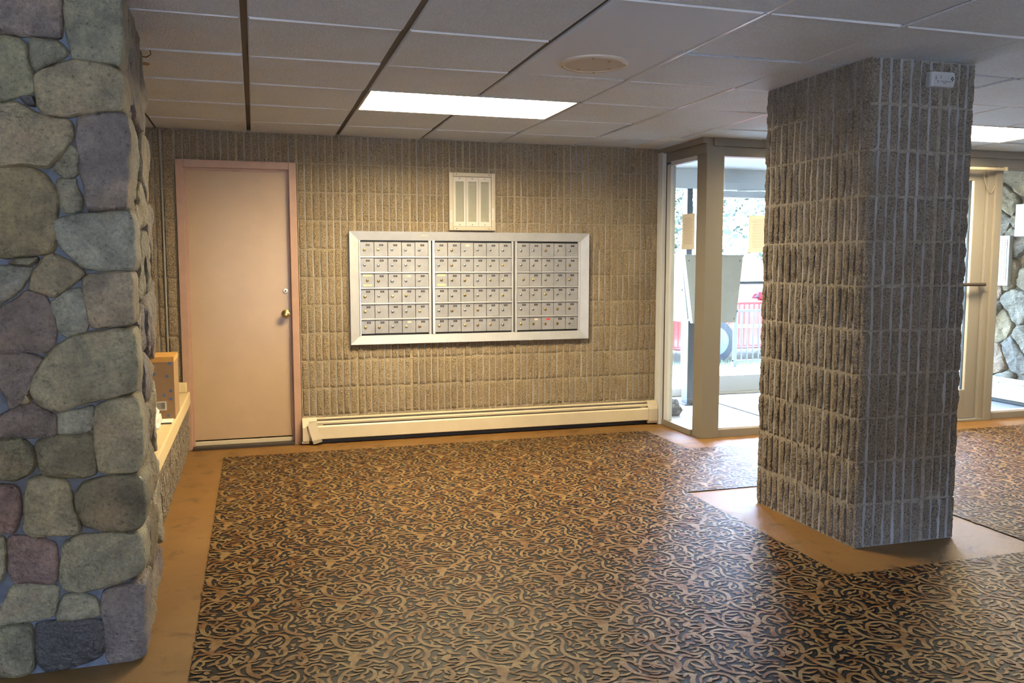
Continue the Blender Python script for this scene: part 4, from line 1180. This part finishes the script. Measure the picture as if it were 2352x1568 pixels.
def crumple(name, cx, cy, z, r, h, m, label, seed, cat):
    bm = bmesh.new(); bmesh.ops.create_icosphere(bm, subdivisions=3, radius=1); off = Vector((seed, 0, 0))
    for q in bm.verts:
        f = 1 + 0.35 * noise.noise(q.co * 2.2 + off) + 0.14 * noise.noise(q.co * 6 + off)
        q.co = Vector((q.co.x * r[0] * f, q.co.y * r[1] * f, max(-0.0, q.co.z * h * f + h * 0.45)))
    me = bpy.data.meshes.new(name); bm.to_mesh(me); bm.free(); me.materials.append(MT[m])
    o = bpy.data.objects.new(name, me); COL.objects.link(o); o.location = (cx, cy, z)
    return tag(o, label, cat)
crumple('plastic_bag', -0.560, 4.93, LZ, (0.045, 0.10), 0.085, 'plastic', 'crumpled pale plastic bag on the ledge in front of the cardboard box', 3.3, 'bag')
pp = thing('paper_pad', (-0.50, 5.12, LZ), 'small white paper pad on the ledge beside the box', 'paper')
o = bx((-0.535, 5.06, LZ), (-0.470, 5.19, LZ + 0.008), 0.001).obj('pages', 'paper', pp)
bx((-0.535, 5.052, LZ), (-0.470, 5.060, LZ + 0.009)).obj('binding', 'ink', pp)
# ================================================================== GLAZED ENTRY
FY0, FY1 = 5.615, 5.690      # front screen
# corner post, header and sills
tag(B().box((3.190, FY0, 0), (3.335, 5.758, H - 0.002), bev=0.004).obj('trim_1', 'frame_alu'), kind='structure')
hd = struct('trim_2', (3.2, 5.63, 2.1))
bx((3.178, FY0 + 0.006, 2.120), (3.215, WY - 0.012, 2.192), 0.003).obj('header_bar', 'frame_alu', hd)
bx((3.150, FY0 - 0.004, 2.192), (3.24, WY + 0.20, H + 0.1), 0.003).obj('header_cap', 'frame_alu', hd)
bx((3.335, FY0 + 0.006, 2.105), (6.85, FY1, 2.175), 0.003).obj('header_bar', 'frame_alu', hd)
bx((3.24, FY0 - 0.012, 2.175), (6.85, FY1 + 0.02, H), 0.003).obj('header_cap', 'frame_alu', hd)
# side panel (next to the heater)
w1 = struct('window_1', (3.19, 6.0, 0))
bx((3.172, 5.758, 0), (3.222, WY - 0.012, 0.045), 0.003).obj('sill', 'frame_alu', w1)
bx((3.146, WY - 0.075, 0), (3.225, WY + 0.225, 2.20), 0.003).obj('jamb', 'frame_white', w1)
bx((3.180, WY - 0.098, 0.045), (3.218, WY - 0.075, 2.12)).obj('gasket_strip', 'gasket', w1)
bx((3.176, WY - 0.160, 0.045), (3.222, WY - 0.098, 2.10), 0.003).obj('stile', 'frame_white', w1)
bx((3.176, 5.758, 2.085), (3.222, WY - 0.160, 2.12), 0.003).obj('head', 'frame_white', w1)
bx((3.196, 5.758, 0.045), (3.202, WY - 0.160, 2.085)).obj('pane', 'glass', w1)
# front panel beside the corner post
w2 = struct('window_2', (4.0, 5.65, 0))
bx((3.335, FY0 + 0.008, 0), (4.70, FY1, 0.060), 0.003).obj('sill', 'frame_alu', w2)
bx((3.335, FY0 + 0.012, 0.060), (4.70, FY1 - 0.01, 0.074)).obj('glazing_bead', 'frame_white', w2)
bx((3.335, 5.648, 0.074), (4.70, 5.654, 2.105)).obj('pane', 'glass', w2)
bx((4.70, FY0, 0), (4.80, FY1, 2.105), 0.003).obj('mullion', 'frame_alu', w2)
# glass door and its frame
d3 = struct('door_3', (5.3, 5.65, 0))
bx((5.775, FY0 - 0.01, 0), (5.835, FY1, 2.105), 0.003).obj('jamb', 'frame_alu', d3)
bx((5.835, FY0 - 0.03, 0), (5.905, FY1, 2.105), 0.003).obj('jamb', 'frame_alu', d3)
bx((4.80, FY0 - 0.02, 0), (5.905, FY1 + 0.02, 0.02), 0.003).obj('threshold', 'frame_alu', d3)
dl = struct('door_leaf', (5.3, 5.65, 0)); del dl['kind']; dl.parent = d3; dl.matrix_parent_inverse = Matrix.Translation(-PIVOT['door_3'])
for a, c in (((4.81, 0.025), (4.91, 2.095)), ((5.660, 0.025), (5.770, 2.095)), ((4.91, 0.025), (5.660, 0.265)), ((4.91, 1.99), (5.660, 2.095))):
    bx((a[0], 5.628, a[1]), (c[0], 5.672, c[1]), 0.003).obj('rail', 'frame_alu', dl)
bx((5.640, 5.634, 0.265), (5.660, 5.666, 1.99)).obj('glazing_bead', 'frame_white', dl)
bx((5.632, 5.640, 0.265), (5.640, 5.660, 1.99)).obj('gasket_strip', 'gasket', dl)
bx((4.91, 5.646, 0.265), (5.632, 5.652, 1.99)).obj('pane', 'glass', dl)
g = B(); g.tube([(4.84, 5.575, 1.145), (5.762, 5.575, 1.145)], 0.014, 10); g.tube([(4.86, 5.575, 1.145), (4.86, 5.63, 1.145)], 0.011, 8); g.tube([(5.74, 5.575, 1.145), (5.74, 5.63, 1.145)], 0.011, 8)
g.obj('push_bar', 'tee_dark', dl)
bx((5.02, 5.555, 2.045), (5.34, 5.628, 2.095), 0.006).obj('closer_body', 'frame_alu', dl)
g = B(); g.tube([(5.30, 5.56, 2.075), (5.60, 5.50, 2.074), (5.905, 5.56, 2.082)], 0.013, 10); g.lathe([(0.018, 0), (0.018, 0.03)], (5.89, 5.555, 2.068), (0, 0, 1), 12)
g.obj('closer_arm', 'cream', dl, True)
pts = [(5.72 + 0.15 * t_ / 14, 5.61 - 0.01 * math.sin(math.pi * t_ / 14), 2.05 - 0.16 * math.sin(math.pi * t_ / 14)) for t_ in range(15)]
B().tube(pts, 0.005, 8).obj('cable_loop', 'frame_alu', dl, True)
# sidelight right of the door
w6 = struct('window_6', (6.3, 5.65, 0))
bx((5.905, FY0 + 0.006, 0), (6.84, FY1, 0.055), 0.003).obj('sill', 'frame_alu', w6)
bx((5.905, FY0 + 0.012, 0.055), (6.84, FY1 - 0.01, 0.070)).obj('glazing_bead', 'frame_white', w6)
bx((5.905, FY0 + 0.012, 2.08), (6.84, FY1, 2.105)).obj('head', 'frame_alu', w6)
bx((5.905, 5.648, 0.070), (6.84, 5.654, 2.08)).obj('pane', 'glass', w6)
wallbox('trim_3', [((6.85, FY0, 0), (7.2, FY1 + 0.02, H))], 'frame_alu')

# notices taped to the glass
def notice(name, fn, w, h, label, seed):
    t = thing(name, fn(0, 0, 0), label, 'notice', 'notices taped to the entry glass')
    B().prism([(0, 0), (w, 0), (w, h), (0, h)], fn, 0.0005, 0.0015).obj('sheet', 'paper', t)
    g = B(); r_ = random.Random(seed); zz = h - 0.035
    while zz > 0.03:
        a_ = 0.02 + r_.uniform(0, 0.02); g.prism([(a_, zz), (w - 0.02 - r_.uniform(0, 0.06), zz), (w - 0.03, zz + 0.003), (a_, zz + 0.003)], fn, 0.0016, 0.0020); zz -= 0.0115
    g.obj('print_lines', 'ink_soft', t)
notice('paper_notice', lambda u, v, d: (3.196 - d, 5.985 - u, 1.425 + v), 0.196, 0.272, 'tan paper notice taped to the narrow side glass beside the corner post', 1)
notice('paper_notice', lambda u, v, d: (3.572 + u, 5.648 - d, 1.400 + v), 0.216, 0.279, 'pale paper notice on the front glass half hidden by the ribbed pillar', 2)

# ------------------------------------------------------------------ vestibule
tag(bx((3.17, 5.70, -0.1), (6.9, 7.62, -0.002)).obj('floor_entry', 'vfloor'), kind='structure')
wallbox('ceiling_entry', [((2.9, 5.71, H), (7.1, 7.62, H + 0.2))], 'white')
wallbox('wall_entry_left', [((2.9, 6.535, 0), (3.16, 7.62, H))])
er = struct('wall_entry_right', (6.9, 6.6, 0))
bx((6.875, 5.715, 0), (7.1, 7.62, H)).obj('mortar', 'mortar', er)
rface = lambda u, v, h: (6.88 - h, u, v)
RC = [(0.30, 0.245, 0.155), (0.25, 0.225, 0.175), (0.34, 0.27, 0.16), (0.22, 0.205, 0.175), (0.30, 0.20, 0.12), (0.36, 0.31, 0.22), (0.17, 0.16, 0.145)]
for k, poly in enumerate(cells(5.72, 7.5, 0.03, 2.22, 0.30, 0.24, 77, 0.012, 0.45)):
    stone(er, poly, rface, random.Random(k).uniform(0.02, 0.075), 0.02, 500 + k, [q * 0.6 for q in random.Random(k + 2).choice(RC)], 'rock', 0.014, 0.02, 'stone', 2.0)
heater('baseboard_heater', (6.80, 5.76, 0), (6.80, 7.45, 0), (-1, 0, 0), 'cream baseboard heater along the rock wall behind the glass door', h=0.235, dep=0.07)
# intercom and wall panels on the rock wall
ip = thing('intercom_panel', (6.80, 6.39, 1.11), 'white intercom panel with rows of small buttons on the rock wall', 'intercom')
bx((6.775, 6.300, 1.105), (6.82, 6.500, 1.575), 0.006).obj('case', 'alarm', ip)
bx((6.7715, 6.325, 1.135), (6.776, 6.475, 1.545)).obj('face_plate', 'paper_tan', ip)
for r_ in range(18):
    g = B()
    for c_ in range(4):
        yq = 6.345 + c_ * 0.030; zq = 1.152 + r_ * 0.0218
        g.box((6.768, yq, zq), (6.7718, yq + 0.018, zq + 0.012))
    g.obj('button_row', 'ink_soft', ip)
for zq in (1.27, 1.43): B().lathe([(0.006, 0), (0.006, 0.004)], (6.7715, 6.468, zq), (-1, 0, 0), 10).obj('key_switch', 'ink', ip)
tag(bx((6.795, 6.700, 1.115), (6.825, 6.93, 1.60), 0.006).obj('notice_board', 'alarm'), 'white panel on the rock wall seen through the glass door', 'panel')
pn = thing('wall_poster', (6.80, 6.2, 1.57), 'plain white sheet on the rock wall above the intercom, cut by the frame', 'poster')
bx((6.792, 6.10, 1.565), (6.800, 6.268, 1.86), 0.001).obj('sheet', 'alarm', pn)

# floor mat, post and parcel hopper, doorstop rock
tag(bx((4.15, 5.80, -0.002), (5.75, 7.44, 0.008), 0.002).obj('entry_mat', 'mat'), 'dark ribbed entrance mat on the pale vestibule floor', 'mat')
hp = thing('parcel_hopper', (3.9, 7.09, 0), 'grey sheet metal hopper box on a dark square post inside the entry', 'hopper')
bx((3.835, 7.03, -0.002), (3.945, 7.14, 0.785), 0.004).obj('post', 'dark_post', hp)
bx((3.80, 7.00, -0.002), (3.98, 7.17, 0.008), 0.002).obj('base_plate', 'dark_post', hp)
g = B(); zt_, zb_ = 1.385, 0.765
top = [(3.760, 6.98), (4.365, 6.98), (4.365, 7.36), (3.760, 7.36)]; bot = [(3.850, 6.98), (4.300, 6.98), (4.300, 7.36), (3.850, 7.36)]
vs = [(a, b_, zb_) for a, b_ in bot] + [(a, b_, zt_) for a, b_ in top]
g.add(vs, [(3, 2, 1, 0), (4, 5, 6, 7), (0, 1, 5, 4), (1, 2, 6, 5), (2, 3, 7, 6), (3, 0, 4, 7)]); g.obj('hopper_body', 'grey_box', hp)
bx((3.752, 6.972, zt_), (4.373, 7.368, zt_ + 0.010), 0.002).obj('lid', 'grey_box', hp)
g = B()
g.add([(3.838 - 0.004, 7.05, 0.80), (3.838 - 0.004, 7.33, 0.80), (3.768 - 0.004, 7.33, 1.35), (3.768 - 0.004, 7.05, 1.35), (3.845, 7.05, 0.80), (3.845, 7.33, 0.80), (3.775, 7.33, 1.35), (3.775, 7.05, 1.35)],
      [(0, 1, 2, 3), (4, 7, 6, 5), (0, 4, 5, 1), (1, 5, 6, 2), (2, 6, 7, 3), (3, 7, 4, 0)])
ac = g.obj('access_door', 'grey_box', hp)
B().lathe([(0.010, 0), (0.010, 0.008)], (3.80, 7.10, 1.07), (-1, 0, 0.1), 10).obj('key_lock', 'label', ac)
for u, v in ((4.33, 1.34), (4.28, 0.80), (3.89, 0.80), (3.80, 1.34)): B().lathe([(0.006, 0), (0.006, 0.004)], (u, 6.98, v), (0, -1, 0), 8).obj('rivet', 'dark_post', hp)
crumple('doorstop_rock', 3.46, 6.62, -0.002, (0.085, 0.075), 0.10, 'rock_grey', 'dark rough doorstop rock on the entry floor beside the side glass', 9.1, 'rock')
t = thing('floor_bolt', (3.82, 7.30, 0), 'small steel floor bolt standing by the hopper post', 'bolt')
B().lathe([(0.022, 0), (0.022, 0.006), (0.007, 0.008), (0.007, 0.05), (0.012, 0.052), (0.012, 0.066), (0.004, 0.07)], (3.80, 7.33, -0.002), (0, 0, 1), 10).obj('pin', 'dark_post', t, True)

# ------------------------------------------------------------------ outer screen
OY0, OY1 = 7.50, 7.58
w7 = struct('window_7', (3.7, 7.54, 0))
bx((3.16, OY0, 0), (3.26, OY1, 2.04), 0.003).obj('jamb', 'frame_white', w7)
bx((4.055, OY0, 0.03), (4.115, OY1, 2.04), 0.003).obj('mullion', 'dark_post', w7)
bx((4.165, OY0 - 0.01, 0), (4.265, OY1, 2.04), 0.003).obj('mullion', 'frame_white', w7)
bx((3.26, OY0, 0), (4.165, OY1, 0.075), 0.003).obj('sill', 'frame_white', w7)
bx((3.26, 7.537, 0.075), (4.055, 7.543, 2.04)).obj('pane', 'glass', w7)
bx((4.115, 7.537, 0.075), (4.165, 7.543, 2.04)).obj('pane', 'glass', w7)
wallbox('trim_4', [((3.16, OY0 - 0.02, 2.04), (6.87, OY1, H)), ((5.40, OY0, 0), (5.50, OY1, 2.04))], 'frame_white')
d4 = struct('door_4', (4.8, 7.54, 0))
for a, c, nm in (((4.275, 0.022), (4.365, 2.03), 'stile'), ((5.30, 0.022), (5.39, 2.03), 'stile'), ((4.365, 0.022), (5.30, 0.185), 'rail'), ((4.365, 1.965), (5.30, 2.03), 'rail')):
    bx((a[0], OY0 + 0.015, a[1]), (c[0], OY1 - 0.015, c[1]), 0.003).obj(nm, 'frame_white', d4)
bx((4.27, OY0 - 0.01, 0), (5.40, OY1, 0.020), 0.003).obj('threshold', 'white', d4)
bx((4.365, 7.537, 0.185), (5.30, 7.543, 1.965)).obj('pane', 'glass', d4)
g = B(); g.tube([(4.33, 7.44, 1.125), (5.34, 7.44, 1.125)], 0.020, 10); g.tube([(4.34, 7.44, 1.125), (4.34, 7.51, 1.125)], 0.014, 8); g.tube([(5.33, 7.44, 1.125), (5.33, 7.51, 1.125)], 0.014, 8)
g.obj('push_bar', 'dark_post', d4)
bx((4.42, 7.42, 2.03), (4.70, 7.50, 2.10), 0.006).obj('closer_body', 'frame_white', d4)
B().tube([(4.56, 7.44, 2.03), (4.80, 7.30, 2.03), (5.02, 7.46, 2.04)], 0.010, 8).obj('closer_arm', 'grey_box', d4)
# window between the door and the rock wall
w8 = struct('window_8', (6.2, 7.54, 0))
bx((5.50, OY0, 0), (6.87, OY1, 0.075), 0.003).obj('sill', 'frame_white', w8)
bx((5.50, 7.537, 0.075), (6.87, 7.543, 2.04)).obj('pane', 'glass', w8)

# ================================================================== OUTSIDE
tag(bx((-60, 7.62, -0.25), (80, 9.72, -0.02)).obj('ground_walk', 'concrete'), kind='structure')
tag(bx((-60, 10.02, -0.35), (80, 90, -0.09)).obj('ground_lot', 'asphalt'), kind='structure')
tag(bx((-60, -90, -0.40), (80, -2.42, -0.15)).obj('ground_yard', 'concrete'), kind='structure')
tag(bx((-60, 9.72, -0.30), (80, 10.02, -0.05)).obj('ground_verge', 'grass'), kind='structure')
g = B(); r_ = random.Random(4)
for k in range(1500):
    x = r_.uniform(3.5, 9.5); y = r_.uniform(9.73, 10.0); hh = r_.uniform(0.03, 0.10); a = r_.uniform(0, 6.28); w = 0.006
    g.add([(x - w * math.cos(a), y - w * math.sin(a), -0.05), (x + w * math.cos(a), y + w * math.sin(a), -0.05), (x + r_.uniform(-.03, .03), y + r_.uniform(-.03, .03), -0.05 + hh)], [(0, 1, 2)])
tag(g.obj('verge_grass', 'grass'), 'strip of rough grass along the walk outside the entry', 'grass', kind='stuff')
# iron railing
rl = thing('iron_railing', (6.9, 9.55, -0.02), 'black iron railing with thin balusters outside the entry door', 'railing')
xa, xb_ = 5.86, 8.9
bx((xa, 9.535, 0.69), (xb_, 9.575, 0.715)).obj('top_rail', 'iron', rl)
bx((xa, 9.54, 0.05), (xb_, 9.57, 0.07)).obj('bottom_rail', 'iron', rl)
for u in (xa, 7.4, xb_ - 0.04): bx((u, 9.535, -0.02), (u + 0.045, 9.58, 0.74), 0.003).obj('post', 'iron', rl)
u = xa + 0.12
bal = bx((-0.008, -0.008, 0), (0.008, 0.008, 0.62)).mesh('baluster', 'iron')
while u < xb_ - 0.06:
    o = link('baluster', bal, rl); o.location = (u, 9.555, 0.07); u += 0.085
# red car parked beyond the railing
car = thing('red_car', (7.5, 11.3, -0.09), 'red car parked outside beyond the black railing', 'car')
gz = -0.09; x0, yn, yf_ = 5.25, 10.45, 12.15
prof = [(0.0, 0.35), (0.05, 0.22), (0.30, 0.20), (4.30, 0.20), (4.48, 0.28), (4.50, 0.62), (4.42, 0.86), (3.55, 0.92), (1.35, 0.90), (0.55, 0.80), (0.12, 0.66)]
def carsec(ins, pf): return [(x0 + u, v + gz) for u, v in pf]
g = B(); n = len(prof)
for (yv, s, zoff) in ((yn + 0.06, 0.97, 0), (yn, 1.0, 0), (yf_, 1.0, 0), (yf_ - 0.06 + 0.12, 0.97, 0)):
    for u, v in prof:
        zz = gz + (v - 0.5) * (0.94 if s < 1 else 1) + 0.5
        g.v.append((x0 + 2.25 + (u - 2.25) * s, yv if s == 1 else (yn - 0.04 if yv < 11 else yf_ + 0.04), zz))
order = [0, 1, 2, 3]
for k in range(3):
    for i in range(n): g.f.append((k * n + i, k * n + (i + 1) % n, (k + 1) * n + (i + 1) % n, (k + 1) * n + i))
g.f += [tuple(range(n))[::-1], tuple(range(3 * n, 4 * n))]; g.mi = [0] * len(g.f)
g.obj('body', 'car', car)
cab = [(1.30, 0.88), (1.95, 1.36), (2.20, 1.42), (3.30, 1.40), (3.55, 1.34), (4.15, 0.90)]
g = B(); n = len(cab)
for ins in (0, 1):
    for u, v in cab:
        k = (v - 0.88) / 0.54 * 0.22
        g.v.append((x0 + u, (yn + 0.02 + k) if ins == 0 else (yf_ - 0.02 - k), v + gz))
for i in range(n - 1): g.f.append((i, i + 1, n + i + 1, n + i))
g.f += [tuple(range(n))[::-1], tuple(range(n, 2 * n)), (n - 1, 0, n, 2 * n - 1)]; g.mi = [0] * len(g.f)
g.obj('cabin', 'car', car)
for wq in ([(1.50, 0.92), (2.02, 1.32), (2.55, 1.35), (2.55, 0.92)], [(2.65, 0.92), (2.65, 1.35), (3.25, 1.34), (3.80, 0.96), (3.80, 0.92)]):
    g = B(); n = len(wq)
    for dd in (0.012, -0.02):
        for u, v in wq: g.v.append((x0 + u, yn + 0.02 + (v - 0.88) / 0.54 * 0.22 - dd, v + gz))
    g.f = [tuple(range(n)), tuple(range(n, 2 * n))[::-1]] + [(i, (i + 1) % n, n + (i + 1) % n, n + i) for i in range(n)]; g.mi = [0] * len(g.f)
    g.obj('side_window', 'carglass', car)
bx((x0 + 1.0, yn - 0.045, gz + 0.50), (x0 + 3.7, yn - 0.035, gz + 0.545)).obj('side_strip', 'white', car)
for u in (0.85, 3.65):
    for yv, s in ((yn - 0.05, 1), (yf_ + 0.05, -1)):
        wo = B().lathe([(0.20, 0.0), (0.30, 0.005), (0.32, 0.04), (0.32, 0.18), (0.28, 0.21)], (x0 + u, yv, gz + 0.32), (0, s, 0), 24).obj('wheel', 'tyre', car, True)
        B().lathe([(0.20, -0.012), (0.17, 0.0), (0.06, 0.005)], (x0 + u, yv, gz + 0.32), (0, s, 0), 20).obj('hub_cap', 'dark_post', wo, True)
bx((x0 + 0.02, yn + 0.05, gz + 0.56), (x0 + 0.16, yn + 0.42, gz + 0.68), 0.02).obj('head_lamp', 'white', car)
bx((x0 + 1.55, yn - 0.14, gz + 0.90), (x0 + 1.70, yn + 0.02, gz + 1.02), 0.02).obj('wing_mirror', 'car', car)
# trees
def tree(x, y, hgt, rad, seed, label):
    t = thing('leafy_tree', (x, y, -0.1), label, 'tree', 'trees beyond the car park')
    r_ = random.Random(seed)
    B().tube([(x, y, -0.1), (x + 0.1, y, hgt * 0.3), (x - 0.1, y + 0.1, hgt * 0.55), (x, y, hgt * 0.8)], 0.16, 10).obj('trunk', 'bark', t, True)
    g = B()
    cl = [(r_.uniform(-1, 1) * rad * 0.7, r_.uniform(-1, 1) * rad * 0.7, r_.uniform(0.15, 0.95) * hgt, r_.uniform(0.35, 0.6) * rad) for _ in range(16)]
    for k in range(5200):
        cx, cy, cz_, cr = r_.choice(cl)
        d = Vector((r_.gauss(0, 1), r_.gauss(0, 1), r_.gauss(0, 1))).normalized() * cr * r_.uniform(0.55, 1.0)
        p = Vector((x + cx, y + cy, cz_)) + d
        if p.z < 0.3: continue
        a = Vector((r_.gauss(0, 1), r_.gauss(0, 1), r_.gauss(0, 1))).normalized() * r_.uniform(0.07, 0.13); b_ = a.orthogonal().normalized() * a.length * 0.6
        g.add([p - a, p - b_, p + a, p + b_], [(0, 1, 2, 3)])
    g.obj('foliage', 'leaf', t)
tree(8.6, 17.5, 5.5, 2.2, 1, 'leafy tree outside seen above the grey hopper box')
tree(13.8, 20.5, 6.0, 2.4, 2, 'leafy tree outside seen through the front glass above the red car')
tree(18.2, 22.5, 6.5, 2.4, 3, 'leafy tree outside, nearest the ribbed pillar in view through the glass')
